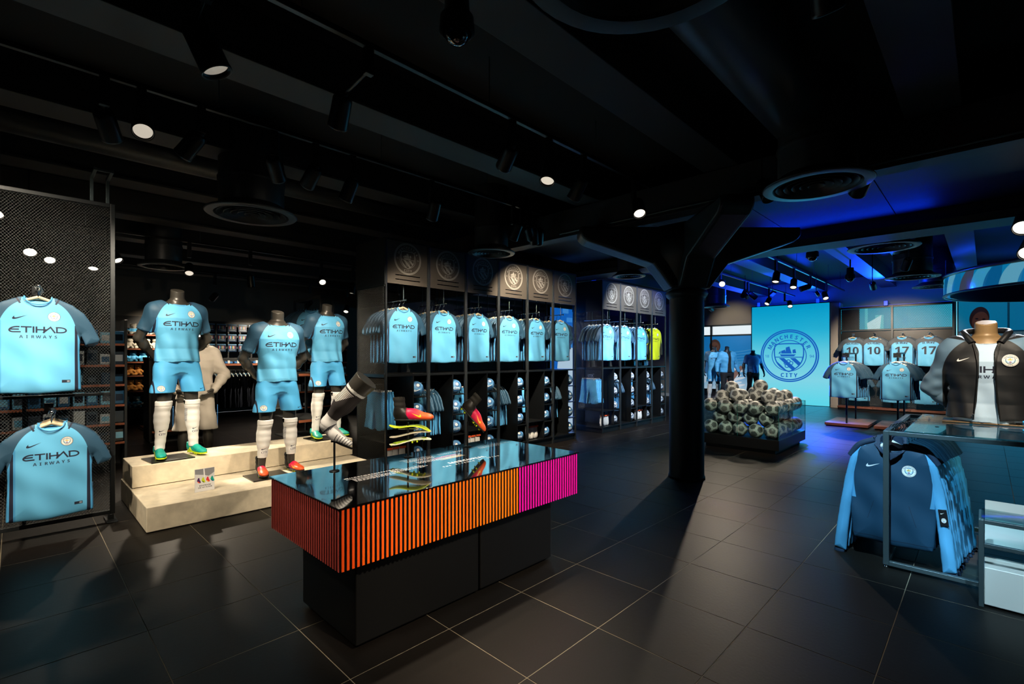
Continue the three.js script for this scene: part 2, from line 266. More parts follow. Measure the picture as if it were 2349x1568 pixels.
// round club crest of radius R: fg lines on a bg field; full = colours as embroidered on the clothing
function crest(c, x, y, R, fg, bg, full = false) {
  c.save(); c.translate(x, y); c.scale(R / 100, R / 100); c.lineJoin = 'round';
  const ring = (r, lw, col) => { c.beginPath(); c.arc(0, 0, r, 0, 7); c.lineWidth = lw; c.strokeStyle = col; c.stroke(); };
  const disc = (r, col) => { c.beginPath(); c.arc(0, 0, r, 0, 7); c.fillStyle = col; c.fill(); };
  if (full) { disc(100, fg); disc(94, '#e9e6dc'); disc(86, fg); disc(84, '#f1efe7'); } else { if (bg) disc(100, bg); ring(97, 4.5, fg); ring(90.5, 4.5, fg); }
  arcText(c, 'MANCHESTER', 73, 0, 2.2, full ? 21 : 20, fg); 
  c.font = 'bold 21px sans-serif'; c.textAlign = 'center'; c.textBaseline = 'middle'; c.fillStyle = fg;
  ['C', 'I', 'T', 'Y'].forEach((ch, k) => c.fillText(ch, [-22, -7, 7, 23][k], 73)); c.font = '14px sans-serif'; c.fillText('18', -76, 2); c.fillText('94', 76, 2);
  if (full) disc(58, fg); 
  if (full) disc(55, '#8cc7e8'); else ring(58, 2.6, fg);
  const shield = () => { c.beginPath(); c.moveTo(-47, -43); c.quadraticCurveTo(0, -48, 47, -43); c.bezierCurveTo(54, 0, 50, 40, 0, 60); c.bezierCurveTo(-50, 40, -54, 0, -47, -43); c.closePath(); };
  shield(); c.fillStyle = full ? '#9fd3ee' : (bg ?? 'rgba(0,0,0,0)'); if (full || bg) c.fill();
  c.save(); shield(); c.clip();
  if (full) { c.fillStyle = '#f2f0e8'; c.fillRect(-60, -60, 120, 63); }
  c.fillStyle = full ? '#d8a02a' : fg;
  for (const s of [[[-36, -8], [-28, -19], [-28, -8]], [[-26, -18], [-13, -23], [-9, -8], [-26, -8]], [[-10, -31], [2, -35], [10, -8], [-11, -8]], [[13, -22], [22, -25], [25, -10], [13, -9]], [[-31, -5], [24, -5], [17, 2], [-26, 2]]]) { c.beginPath(); s.forEach((p, k) => (k ? c.lineTo(...p) : c.moveTo(...p))); c.closePath(); c.fill(); }
  c.fillStyle = full ? '#f2f0e8' : (bg ?? 'rgba(0,0,0,0)'); if (full || bg) { c.fillRect(-30, -17, 60, 1.6); c.fillRect(-30, -25, 60, 1.4); }
  c.fillStyle = full ? '#ffffff' : fg; c.fillRect(-60, 4, 120, 3);
  for (const k of [-60, -22, 16, 54]) { c.beginPath(); c.moveTo(k - 12, 9); c.lineTo(k + 6, 9); c.lineTo(k + 66, 69); c.lineTo(k + 48, 69); c.closePath(); c.fill(); }
  if (bg || full) { disc2(-1, 32, 19, full ? '#9fd3ee' : bg); }
  function disc2(a, b, r, col) { c.beginPath(); c.arc(a, b, r, 0, 7); c.fillStyle = col; c.fill(); }
  c.restore();
  const rose = full ? '#b02233' : fg; c.save(); c.translate(-1, 31);
  c.lineWidth = 2.6; c.strokeStyle = rose; for (let k = 0; k < 5; k++) { c.beginPath(); c.arc(9.5 * Math.sin(k * 1.2566), -9.5 * Math.cos(k * 1.2566), 6, 0, 7); c.stroke(); }
  c.beginPath(); c.arc(0, 0, 4, 0, 7); c.fillStyle = rose; c.fill(); c.restore();
  shield(); c.lineWidth = 4; c.strokeStyle = full ? '#16233f' : fg; c.stroke();
  c.restore();
}
// wide sponsor lettering: centred at x, w wide, cap height h
function sponsor(c, x, y, w, color) {
  const h = w * 0.15; c.save(); c.translate(x - w / 2, y); c.strokeStyle = color; c.lineWidth = w * 0.03; c.lineCap = 'butt'; c.lineJoin = 'miter';
  const u = w / 100, L = (pts) => { c.beginPath(); pts.forEach((p, k) => (k ? c.lineTo(p[0] * u, p[1] * u) : c.moveTo(p[0] * u, p[1] * u))); c.stroke(); };
  c.beginPath(); c.moveTo(19 * u, 1.5 * u); c.bezierCurveTo(2 * u, 0, -3 * u, 13.5 * u, 9 * u, 13.5 * u); c.lineTo(21 * u, 13.2 * u); c.stroke(); L([[4, 7.5], [18, 7.2]]);
  L([[21, 1.5], [39, 1.5]]); L([[30, 1.5], [30, 15]]); L([[42, 0], [42, 15]]); L([[47, 0], [47, 15]]); L([[60, 0], [60, 15]]); L([[47, 7.5], [66, 7.5]]);
  L([[58, 15], [71, 1.2], [79, 15]]); L([[82, 3], [82, 15]]);
  c.beginPath(); c.moveTo(80 * u, 1.5 * u); c.lineTo(87 * u, 1.5 * u); c.bezierCurveTo(102 * u, 2 * u, 102 * u, 13.5 * u, 88 * u, 13.6 * u); c.lineTo(80.5 * u, 13.6 * u); c.stroke();
  c.restore();
  c.fillStyle = color; c.font = `bold ${w * 0.098}px sans-serif`; c.textAlign = 'center'; c.textBaseline = 'top';
  [...'AIRWAYS'].forEach((ch, k) => c.fillText(ch, x - w * 0.285 + k * w * 0.096 + (k > 3 ? w * 0.01 : 0), y + w * 0.185));
}
const SX = 1024, SY = 976, PX = SX / TEXW;                       // shirt sheet: 0.84 m by 0.8 m
const X = (m) => SX / 2 + m * PX, Y = (m) => (TEXY + TEXH - m) * PX;
function shirtSheet({ body, sleeve, stripe = NAVY, print = NAVY, side, back, long }) {
  return canvasTex(SX, SY, (c) => {
    c.fillStyle = body; c.fillRect(0, 0, SX, SY);
    for (const s of [-1, 1]) {                                   // dark seam stripe and side panel, then the raglan sleeve over them
      c.fillStyle = side ?? body; c.fillRect(X(s > 0 ? 0.218 : -0.5), Y(1.45), 0.3 * PX, 700);
      c.fillStyle = stripe; c.beginPath(); c.moveTo(X(s * 0.212), Y(1.42)); c.lineTo(X(s * 0.212), Y(0.86)); c.lineTo(X(s * 0.235), Y(0.86)); c.lineTo(X(s * 0.228), Y(1.42)); c.fill();
      c.fillStyle = sleeve; c.beginPath(); c.moveTo(X(s * 0.085), Y(1.7)); c.lineTo(X(s * 0.095), Y(1.6));
      if (back) c.bezierCurveTo(X(s * 0.06), Y(1.56), X(s * 0.0), Y(1.56), X(0), Y(1.56)); else c.bezierCurveTo(X(s * 0.15), Y(1.575), X(s * 0.205), Y(1.5), X(s * 0.222), Y(1.38));
      if (back) c.lineTo(X(0), Y(1.5)), c.bezierCurveTo(X(s * 0.16), Y(1.505), X(s * 0.19), Y(1.46), X(s * 0.222), Y(1.38));
      c.lineTo(X(s * 0.245), Y(1.3)); c.lineTo(X(s * 0.6), Y(0.98)); c.lineTo(X(s * 0.6), Y(1.7)); c.closePath(); c.fill();
      c.fillStyle = stripe; c.save(); c.translate(X(s * 0.108), Y(1.6)); c.rotate(s * 0.45); c.fillRect(-0.006 * PX, -0.03 * PX, 0.012 * PX, 0.05 * PX); c.restore();
    }
    if (back) {
      arcName(c, back[0]); c.fillStyle = print; c.font = 'bold 330px sans-serif'; c.textAlign = 'center'; c.textBaseline = 'middle'; c.save(); c.translate(X(0), Y(1.28)); c.scale(1.0, 1); c.fillText(back[1], 0, 0); c.restore();
      return;
    }
    c.strokeStyle = print; c.lineWidth = 2.5; c.globalAlpha = 0.55; c.beginPath(); c.ellipse(X(0), Y(1.625), 0.085 * PX, 0.055 * PX, 0, 0, Math.PI); c.stroke(); c.globalAlpha = 1;
    swoosh(c, X(-0.1), Y(1.475), 0.085 * PX, print); crest(c, X(0.09), Y(1.485), 0.037 * PX, '#16233f', null, true);
    sponsor(c, X(0), Y(1.405), 0.33 * PX, print);
    c.fillStyle = '#20283a'; c.fillRect(X(0.135), Y(0.985), 0.05 * PX, 0.022 * PX); c.fillStyle = '#8a93a0'; c.fillRect(X(0.165), Y(0.981), 0.016 * PX, 0.014 * PX);

  });
  function arcName(c, name) { c.save(); c.translate(X(0), Y(1.475) + 900); arcText(c, name, 900, 0, 0.031 * name.length, 80, print); c.restore(); }
}
const SKY = '#5cb0de', SLEEVE = '#244a64';
const cloth = (map, more = {}) => phys(0xffffff, 0.62, { map, sheen: 0.35, sheenRoughness: 0.5, sheenColor: new THREE.Color(0.35, 0.4, 0.45), bumpMap: clone(weave, 26), bumpScale: 0.0004, ...more });
const K = {
  home: cloth(shirtSheet({ body: SKY, sleeve: SLEEVE, side: '#4699d0' })),
  lime: cloth(shirtSheet({ body: '#c7d410', sleeve: '#b4c208', side: '#1c1d10', print: '#23260c', stripe: '#23260c' })),
  ten: cloth(shirtSheet({ body: SKY, sleeve: '#39434d', side: '#4699d0', back: ['KUN AGÜERO', '10'] })),
  seventeen: cloth(shirtSheet({ body: SKY, sleeve: '#39434d', side: '#4699d0', back: ['DE BRUYNE', '17'] })),
  sky: std(0x54b0e6, 0.7), sleeve: std(0x40698a, 0.7), grey: std(0x9a9388, 0.85), greyDark: std(0x5d584f, 0.85), trim: std(0x131c33, 0.7), blue: std(0x2a6fae, 0.7), jacket: std(0x17191d, 0.42),
};
K.shorts = std(0xffffff, 0.6, 0, { map: canvasTex(512, 426, (c) => {
  c.fillStyle = '#4ba9e2'; c.fillRect(0, 0, 512, 426); c.fillStyle = NAVY; c.fillRect(58, 150, 9, 300); c.fillRect(445, 150, 9, 300);
  crest(c, 106, 330, 27, '#16233f', null, true); swoosh(c, 425, 340, 40, NAVY);
}) });
K.sock = std(0xffffff, 0.8, 0, { map: canvasTex(256, 768, (c) => {
  c.fillStyle = '#dcdcda'; c.fillRect(0, 0, 256, 768); swoosh(c, 128, 460, 74, NAVY); c.fillStyle = NAVY; c.font = 'bold 40px sans-serif'; c.textAlign = 'center'; c.fillText('CITY', 132, 525);
  c.fillStyle = '#5a6272'; for (let k = 0; k < 24; k++) c.fillRect(6, 170 + k * 8, 20, 4);
}) });
const knit = (a, b) => canvasTex(256, 128, (c) => {
  const g = c.createLinearGradient(0, 0, 256, 0); g.addColorStop(0, '#16130f'); g.addColorStop(0.33, '#16130f'); g.addColorStop(0.37, a); g.addColorStop(0.5, a); g.addColorStop(0.72, b); g.addColorStop(1, b); c.fillStyle = g; c.fillRect(0, 0, 256, 128);
  c.globalAlpha = 0.35; c.strokeStyle = '#5a1014'; c.lineWidth = 1; for (let k = 0; k < 40; k++) { c.beginPath(); c.moveTo(90 + k * 4.2, 128); c.quadraticCurveTo(96 + k * 4.2, 80, 84 + k * 4.2, 40); c.stroke(); }
  c.globalAlpha = 1; swoosh(c, 150, 84, 62, '#f2d21e', -1);
});
const flame = std(0xffffff, 0.45, 0, { map: knit('#e0104f', '#f2612a') }), teal = std(0xffffff, 0.45, 0, { map: canvasTex(128, 64, (c) => { c.fillStyle = '#0a9a8b'; c.fillRect(0, 0, 128, 64); swoosh(c, 70, 40, 40, '#077d74', -1); }) });
const collarKnit = std(0x15140f, 0.85, 0, { bumpMap: clone(weave, 6), bumpScale: 0.001 });

// ---------------------------------------------------------------- clothes on hangers: flat outlines with a soft, folded thickness (collar at y = 0)
function polySD(P, x, y) {
  let d = 1e9, s = 1;
  for (let i = 0, j = P.length - 1; i < P.length; j = i++) {
    const ex = P[j][0] - P[i][0], ey = P[j][1] - P[i][1], wx = x - P[i][0], wy = y - P[i][1], t = clamp((wx * ex + wy * ey) / (ex * ex + ey * ey), 0, 1), bx_ = wx - ex * t, by = wy - ey * t;
    d = Math.min(d, bx_ * bx_ + by * by);
    const c1 = y >= P[i][1], c2 = y < P[j][1], c3 = ex * wy > ey * wx; if ((c1 && c2 && c3) || (!c1 && !c2 && !c3)) s = -s;
  }
  return s * Math.sqrt(d);
}
const sym = (H) => [...H, ...H.slice().reverse().filter(([x]) => x > 0).map(([x, y]) => [-x, y])];
const SHIRT = sym([[0.075, -0.005], [0.1, 0.0], [0.2, -0.05], [0.272, -0.115], [0.328, -0.215], [0.372, -0.325], [0.358, -0.35], [0.28, -0.372], [0.248, -0.285], [0.243, -0.42], [0.248, -0.6], [0.252, -0.735], [0.2, -0.742], [0.0, -0.752]]);
const LONG = sym([[0.075, -0.005], [0.1, 0.0], [0.2, -0.045], [0.26, -0.1], [0.31, -0.3], [0.335, -0.62], [0.265, -0.64], [0.245, -0.4], [0.248, -0.7], [0.2, -0.742], [0.0, -0.752]]);
function hungGeo(P, { thick = 0.026, s = 0, h = 0.01, sway = 0.012, neck = 0.06 } = {}) {
  const B = [Math.min(...P.map((p) => p[0])), Math.min(...P.map((p) => p[1])), Math.max(...P.map((p) => p[0])), Math.max(...P.map((p) => p[1]))];
  const f = (x, y, z) => {
    let d = polySD(P, x, y); d = Math.max(d, neck > 0 ? 0.075 - Math.hypot(x, (y - 0.012) * (z > 0 ? 1.25 : 2.4)) : -1);
    const low = step(-0.1, -0.6, y), z0 = sway * low * Math.sin(x * 17 + s) + 0.006 * Math.sin(x * 34 + y * 9 + s * 2) * low + 0.003 * Math.sin(y * 26 + x * 18 + s) - 0.03 * Math.abs(x) * step(0.2, 0.36, Math.abs(x));
    const t = thick * Math.sqrt(1 - Math.exp(Math.min(0, d) * 16)) + 0.0035;
    return Math.max(d, Math.abs(z - z0) - t);
  };
  return net(f, [B[0] - 0.02, B[1] - 0.02, -0.075], [B[2] + 0.02, B[3] + 0.02, 0.075], h, shirtUV(1, 1.635));
}
const isSleeve = (x, y) => y > -0.385 && Math.abs(x) > (y > -0.26 ? lerp(0.1, 0.228, step(0, -0.24, y)) : 0.246);
const collarGeo = tube(Array.from({ length: 13 }, (_, k) => { const a = -0.15 + k / 12 * (Math.PI + 0.3); return [0.078 * Math.cos(a), 0.004 - 0.062 * Math.max(0, Math.sin(a)), 0.012 + 0.02 * Math.sin(a)]; }), 0.005, 20, 6);
function shirtSet(P, list, sleeves = true) { return list.map((o) => { const g = hungGeo(P, o); return sleeves ? [pick(g, (x, y) => !isSleeve(x, y)), pick(g, (x, y) => isSleeve(x, y) && x > 0), pick(g, (x, y) => isSleeve(x, y) && x < 0)] : [g]; }); }
const FINE = shirtSet(SHIRT, [{ s: 0.4, h: 0.0085, sway: 0.013 }, { s: 2.1, h: 0.0085, sway: 0.013 }]), MEDIUM = shirtSet(SHIRT, [{ s: 1, h: 0.013 }, { s: 3, h: 0.013 }, { s: 4.4, h: 0.013 }]), COARSE = shirtSet(SHIRT, [{ s: 0.9, h: 0.022 }, { s: 2.7, h: 0.022 }, { s: 5.2, h: 0.022 }]), LONGS = shirtSet(LONG, [{ s: 1.3, h: 0.014 }], false);
function hungShirt(set, mat, pos, turn, label, group, scale = 1, name = 'football_shirt', category = 'shirt') {
  const o = thing(name, label, category, pos, turn, group); o.scale.setScalar(scale);
  mesh('torso', set[0], mat, o); if (set[1]) { mesh('sleeve', set[1], mat, o); mesh('sleeve', set[2], mat, o); }
  mesh('collar', collarGeo, mat === K.lime ? std(0xaab806, 0.7) : COLLAR, o);
  return o;
}
const COLLAR = std(0x4699d0, 0.7);
// hanger: shoulders at y = 0, hook rises above
const hangerBar = mergeGeometries([[[-0.16, -0.085, 0], [-0.08, -0.045, 0], [0, -0.012, 0]], [[0.16, -0.085, 0], [0.08, -0.045, 0], [0, -0.012, 0]]].map((p) => norm(moved(new THREE.TubeGeometry(new THREE.CatmullRomCurve3(p.map((q) => new THREE.Vector3(...q))), 8, 0.014, 6), 0, 0.012, 0))));
const hangerHook = tube([[0, -0.01, 0], [0, 0.045, 0], [0.012, 0.06, 0], [0.02, 0.075, 0], [0.0, 0.095, 0], [-0.02, 0.078, 0]], 0.0032, 18, 5);
const clipBar = mergeGeometries([norm(rod([-0.15, 0, 0], [0.15, 0, 0], 0.005)), norm(bx(-0.15, -0.12, -0.04, 0.012, -0.012, 0.012)), norm(bx(0.12, 0.15, -0.04, 0.012, -0.012, 0.012))]);
function hanger(pos, turn, label, group, mat = M.hanger, scale = 1, clip = false) {
  const o = thing('clothes_hanger', label, 'hanger', pos, turn, group); o.scale.setScalar(scale);
  mesh('hanger_bar', clip ? clipBar : hangerBar, clip ? M.hangerWhite : mat, o); mesh('hook', hangerHook, M.chrome, o); return o;
}
// ---------------------------------------------------------------- the setting: floor, ceiling, walls, beams, column
const XL = -3.2, XR = 17.0, WF = -4.0, WB = 14.5, TOP = 3.75;
const tileMats = [0, 1, 2].map((k) => phys([0x13100e, 0x15120f, 0x12100e][k], 0.45, { specularIntensity: 0.32, bumpMap: clone(grain, 7.3 + k), bumpScale: 0.0003 }));
{
  const floor = new THREE.Group(); floor.name = 'floor'; floor.userData.kind = 'structure'; scene.add(floor);
  mesh('grout_bed', wb(XL, XR + 0.2, -0.12, -0.0014, WF, WB, 0), std(0x7c7360, 0.8), floor);
  const T = 0.58, all = [], g = wb(-T / 2 + 0.0022, T / 2 - 0.0022, -0.02, 0, -T / 2 + 0.0022, T / 2 - 0.0022, 0.0012);
  const uv = g.attributes.uv; for (let n = 0; n < uv.count; n++) uv.setXY(n, g.attributes.position.getX(n), g.attributes.position.getZ(n));
  for (let i = -6; i < 29; i++) for (let j = -8; j < 25; j++) {
    const x = 0.508 + (i + 0.5) * T, w = 0.37 + (j + 0.5) * T; if (x < XL || x > XR - 0.05 || w < WF || w > WB - 0.1) continue;
    const d = 0.7157 * x + 0.6984 * w, l = 0.6984 * x - 0.7157 * w, see = d > 0.6 && Math.abs(l / d) < 1.12 && 1.5 / d < 0.78;
    all.push({ x, w, k: see ? d : 100 + Math.hypot(x, w) });
  }
  all.sort((a, b) => a.k - b.k);
  const rest = [];
  all.forEach((t, n) => {
    if (n >= 300 || t.k > 99) { rest.push(moved(g, t.x, 0, -t.w)); return; }
    const m = mesh('tile', g, tileMats[Math.floor(rnd() * 3)], floor); m.position.set(t.x, rr(-0.0004, 0.0002), -t.w); m.rotation.y = Math.floor(rnd() * 4) * Math.PI / 2;
  });
  const far = mesh('tile_field', rest, tileMats[0], floor); far.userData.kind = 'stuff';
}
struct('ceiling', [wb(XL, XR + 0.2, TOP, TOP + 0.2, WF, WB, 0)], M.ceiling);
for (let k = -2; k < 9; k++) { const w = 0.3 + 1.63 * k; struct(numbered('ceiling_beam'), [wb(XL, XR - 0.02, 3.412, TOP, w - 0.15, w + 0.15, 0.012), wb(XL, XR - 0.02, 3.4, 3.43, w - 0.17, w + 0.17, 0.006)], M.joist); }
{ // boxed cross beam over the column, panelled underside
  const g = new THREE.Group(); g.name = 'ceiling_soffit'; g.userData.kind = 'structure'; scene.add(g);
  mesh('edge_beam', [wb(5.02, 5.16, 3.05, 3.4, WF, 8.2, 0.01), wb(5.0, 5.2, 3.04, 3.06, WF, 8.2, 0.004)], M.joist, g); mesh('edge_beam', [wb(7.72, 7.92, 3.0, TOP, WF, WB, 0.01), wb(7.5, 7.98, 2.99, 3.012, WF, 8.2, 0.004), wb(7.5, 7.515, 2.998, 3.085, WF, 8.2, 0.003)], M.joist, g);
  mesh('edge_pipe', rod([5.0, 3.09, 4], [5.0, 3.09, -4], 0.012), M.steel, g);
  for (let n = 0; n < 8; n++) mesh('panel', wb(5.17, 7.71, 3.25, 3.27, -4 + n * 1.2 + 0.004, -4 + (n + 1) * 1.2 - 0.004, 0.003), M.soffit, g);
}
struct('wall_back', [wb(XL, XR + 0.2, 0, TOP, WB, WB + 0.2, 0)], std(0x5f5b54, 0.9, 0, { bumpMap: clone(grain, 4), bumpScale: 0.001 }));
struct('wall_left', [wb(XL - 0.2, XL, 0, TOP, WF, WB, 0)], M.black);
struct('wall_front', [wb(XL, XR + 0.2, 0, TOP, WF - 0.2, WF, 0)], M.black);
struct('wall_right', [wb(XR, XR + 0.2, 0, 0.3, WF, WB, 0), wb(XR, XR + 0.2, 2.55, TOP, WF, WB, 0), wb(XR, XR + 0.2, 0.3, 2.55, WF, 5.45, 0), wb(XR, XR + 0.2, 0.3, 2.55, 7.7, WB, 0)], M.grey);
struct('wall_pier', [wb(16.5, XR, 0, 3.02, 3.0, 3.22, 0.004), wb(16.48, 16.5, 0, 0.1, 3.0, 3.22, 0.003)], std(0xaaa49a, 0.8));
{ // window: transom of clear glass above a printed film
  const g = new THREE.Group(); g.name = 'window_1'; g.userData.kind = 'structure'; scene.add(g);
  const fr = []; for (const w of [5.46, 6.86, 7.66]) fr.push(wb(16.96, 17.04, 0.3, 2.55, w - 0.03, w + 0.03, 0.004)); for (const y of [0.32, 2.19, 2.53]) fr.push(wb(16.96, 17.04, y - 0.025, y + 0.025, 5.45, 7.7, 0.004));
  mesh('window_frame', fr, std(0x2b3d48, 0.5, 0.4), g);
  for (const [a, b] of [[5.49, 6.83], [6.89, 7.63]]) mesh('pane', wb(17.0, 17.006, 2.215, 2.505, a, b, 0), phys(0xffffff, 0.02, { transmission: 1, thickness: 0 }), g);
  const film = canvasTex(1024, 1024, (c, W, H) => {
    const s = c.createLinearGradient(0, 0, 0, H); s.addColorStop(0, '#1173b8'); s.addColorStop(0.4, '#1f7fc4'); s.addColorStop(0.62, '#5ba3d6'); s.addColorStop(1, '#bcd9ec'); c.fillStyle = s; c.fillRect(0, 0, W, H);
    c.strokeStyle = '#78b6de'; c.lineWidth = 10; for (let k = 0; k < 9; k++) { c.globalAlpha = 0.5; c.beginPath(); c.moveTo(0, 300 + k * 46); c.bezierCurveTo(300, 270 + k * 50, 600, 380 + k * 40, W, 250 + k * 55); c.stroke(); } c.globalAlpha = 1;
    c.fillStyle = '#dfeaf2'; for (let k = 0; k < 8; k++) { c.beginPath(); c.ellipse(700 + 60 * Math.sin(k * 2.1), 640 + k * 44, 150, 24, -0.25, 0, 7); c.fill(); }
    c.fillStyle = '#8b6a60'; c.beginPath(); c.moveTo(600, 860); c.bezierCurveTo(700, 700, 760, 640, 830, 560); c.lineTo(880, 590); c.bezierCurveTo(800, 700, 740, 820, 660, 930); c.fill();
    // a player's bust
    c.fillStyle = '#2f5f8e'; c.beginPath(); c.moveTo(250, 470); c.bezierCurveTo(290, 330, 420, 330, 520, 350); c.bezierCurveTo(600, 370, 640, 460, 640, 700); c.lineTo(250, 720); c.fill();
    c.fillStyle = '#3a2a26'; c.beginPath(); c.ellipse(430, 190, 88, 128, 0, 0, 7); c.fill(); c.fillStyle = '#533b33'; c.beginPath(); c.ellipse(424, 215, 74, 104, 0, 0, 7); c.fill(); c.fillRect(385, 290, 90, 70);
    c.fillStyle = '#1a1110'; for (const e of [-30, 28]) { c.beginPath(); c.ellipse(422 + e, 200, 13, 6, 0, 0, 7); c.fill(); c.fillRect(404 + e, 182, 36, 5); } c.fillStyle = '#6d4a41'; c.beginPath(); c.ellipse(422, 232, 16, 24, 0, 0, 7); c.fill(); c.fillStyle = '#7c4a48'; c.beginPath(); c.ellipse(422, 276, 28, 8, 0, 0, 7); c.fill();
    c.strokeStyle = '#e8f2f8'; c.lineWidth = 6; for (let k = 0; k < 12; k++) { c.beginPath(); c.moveTo(120 + k * 10, 1020 - k * 18); c.lineTo(330 - k * 6, 840 - k * 12); c.stroke(); }
  });
  const pg = new THREE.PlaneGeometry(2.2, 1.84); pg.rotateY(-Math.PI / 2); pg.translate(16.99, 1.25, -6.56);
  mesh('printed_film', [pg], std(0xffffff, 0.5, 0, { map: film, emissive: 0xffffff, emissiveMap: film, emissiveIntensity: 0.6 }), g);
}
for (const w of [5.465]) struct('trim_1', [wb(16.9, 17.0, 0, 0.1, 5.5, 9.5, 0.004)], M.white);
{ // cast-iron column with a flared head and four diagonal arms
  const c = new THREE.Group(); c.name = 'column'; c.userData.kind = 'structure'; c.position.set(5.79, 0, -2.642); scene.add(c);
  mesh('shaft', lathe([[0.001, 0], [0.215, 0], [0.215, 0.03], [0.205, 0.04], [0.202, 2.2], [0.001, 2.2]], 40), M.column, c);
  const ring = lathe([[0.2, 2.19], [0.235, 2.22], [0.25, 2.255], [0.235, 2.29], [0.2, 2.31]], 8); ring.rotateY(Math.PI / 8);
  mesh('capital_ring', ring, M.column, c);
  const head = lathe([[0.2, 2.29], [0.24, 2.36], [0.34, 2.58], [0.42, 2.72], [0.42, 3.05], [0.001, 3.05]], 8); head.rotateY(Math.PI / 8); mesh('capital', head, M.column, c);
  for (let k = 0; k < 4; k++) {
    const s = new THREE.Shape(); s.moveTo(0.1, 2.34); s.lineTo(0.22, 2.34); s.lineTo(0.44, 2.63); s.lineTo(1.24, 2.9); s.quadraticCurveTo(1.33, 2.95, 1.3, 3.02); s.lineTo(0.1, 3.02);
    const g = new THREE.ExtrudeGeometry(s, { depth: 0.24, bevelEnabled: true, bevelSize: 0.03, bevelThickness: 0.05, bevelSegments: 3, curveSegments: 10 }); g.translate(0, 0, -0.12); g.rotateY(Math.PI / 4 + k * Math.PI / 2);
    mesh('arm', g, M.column, c);
  }
}
// ---------------------------------------------------------------- ducts and round ceiling diffusers
const diffuserParts = {
  neck: lathe([[0.27, 0.08], [0.29, 0.1], [0.29, 0.3], [0.3, 0.31], [0.3, 0.34], [0.29, 0.35], [0.29, 0.95]], 36),
  flange: lathe([[0.33, 0.0], [0.4, 0.0], [0.41, 0.012], [0.4, 0.024], [0.3, 0.07], [0.275, 0.11], [0.27, 0.1], [0.29, 0.055], [0.33, 0.02], [0.33, 0.0]], 40),
  rings: [0.29, 0.23, 0.17, 0.11, 0.05].map((r) => lathe([[r - 0.02, 0.065], [r + 0.012, 0.004], [r + 0.016, 0.008], [r - 0.014, 0.068], [r - 0.02, 0.065]], 32)),
};
function diffuser(x, w, y, dia, label) {
  const t = thing('ceiling_diffuser', label, 'air vent', [x, y, w]); t.scale.set(dia / 0.82, 1, dia / 0.82);
  mesh('neck', diffuserParts.neck, M.duct, t); mesh('flange', diffuserParts.flange, M.duct, t); for (const r of diffuserParts.rings) mesh('ring', r, M.duct, t);
}
diffuser(1.64, 5.19, 2.88, 0.82, 'round black air diffuser hanging above the three blue-kitted mannequins');
diffuser(4.5, 4.78, 2.87, 0.64, 'round black air diffuser in front of the near lockers\' crest panels');
diffuser(4.62, 1.0, 2.89, 0.8, 'wide ringed air diffuser hanging before the blue-lit soffit');
diffuser(7.64, 4.55, 2.9, 0.58, 'small air diffuser above the far locker row');
diffuser(1.66, 9.35, 2.9, 0.69, 'air diffuser in the dark behind the tallest mannequin');
diffuser(8.5, 1.03, 3.0, 0.84, 'air diffuser just behind the blue soffit');
diffuser(11.3, 0.95, 2.9, 0.8, 'air diffuser farther along the duct above the shirt stands');
diffuser(13.6, 0.75, 2.95, 0.8, 'air diffuser nearest the mesh wall display');
diffuser(14.2, 5.6, 2.9, 0.75, 'air diffuser above the dark window posters beside the lit crest');
diffuser(1.75, 0.95, 3.12, 1.1, 'broad air diffuser in the shadows near the dome camera');
const duct = (pts, r, label) => tag(mesh(numbered('air_duct'), tube(pts, r, 40, 18), M.duct, scene), label, 'duct');
duct([[-3, 3.59, -6.05], [1.6, 3.59, -6.05], [4.6, 3.59, -6.05]], 0.16, 'long round air duct above the left mannequins');
duct([[8.2, 3.61, -5.85], [10, 3.61, -5.85], [13.5, 3.61, -5.85]], 0.14, 'round air duct above the far locker row');
duct([[8.3, 3.53, -1.1], [11, 3.53, -1.1], [14.5, 3.53, -1.1]], 0.22, 'thick spiral air duct behind the blue soffit');
duct([[-1, 3.51, -1.1], [2, 3.51, -1.1], [4.8, 3.51, -1.1]], 0.24, 'fat air duct feeding the wide ringed diffuser');
// dome cameras
const domeBase = lathe([[0.001, 0.24], [0.06, 0.24], [0.065, 0.12], [0.085, 0.1], [0.09, 0.03], [0.075, 0.02]], 28), domeBall = new THREE.SphereGeometry(0.068, 24, 16);
for (const [x, w, y, label] of [[1.576, 1.93, 3.12, 'black dome camera hanging alone from the ceiling nearest the viewer'], [8.66, 1.93, 3.0, 'blue-lit dome camera under the beam, nearer the soffit'], [11.6, 1.93, 3.0, 'blue-lit dome camera under the beam, nearer the mesh wall']]) {
  const t = thing('dome_camera', label, 'camera', [x, y, w]); mesh('housing', domeBase, M.blackSatin, t); mesh('dome', moved(domeBall, 0, 0.03, 0), phys(0x020304, 0.04, { clearcoat: 1 }), t); mesh('stem', rod([0, 0.2, 0], [0, 3.4 - y + 0.01, 0], 0.014), M.black, t);
}
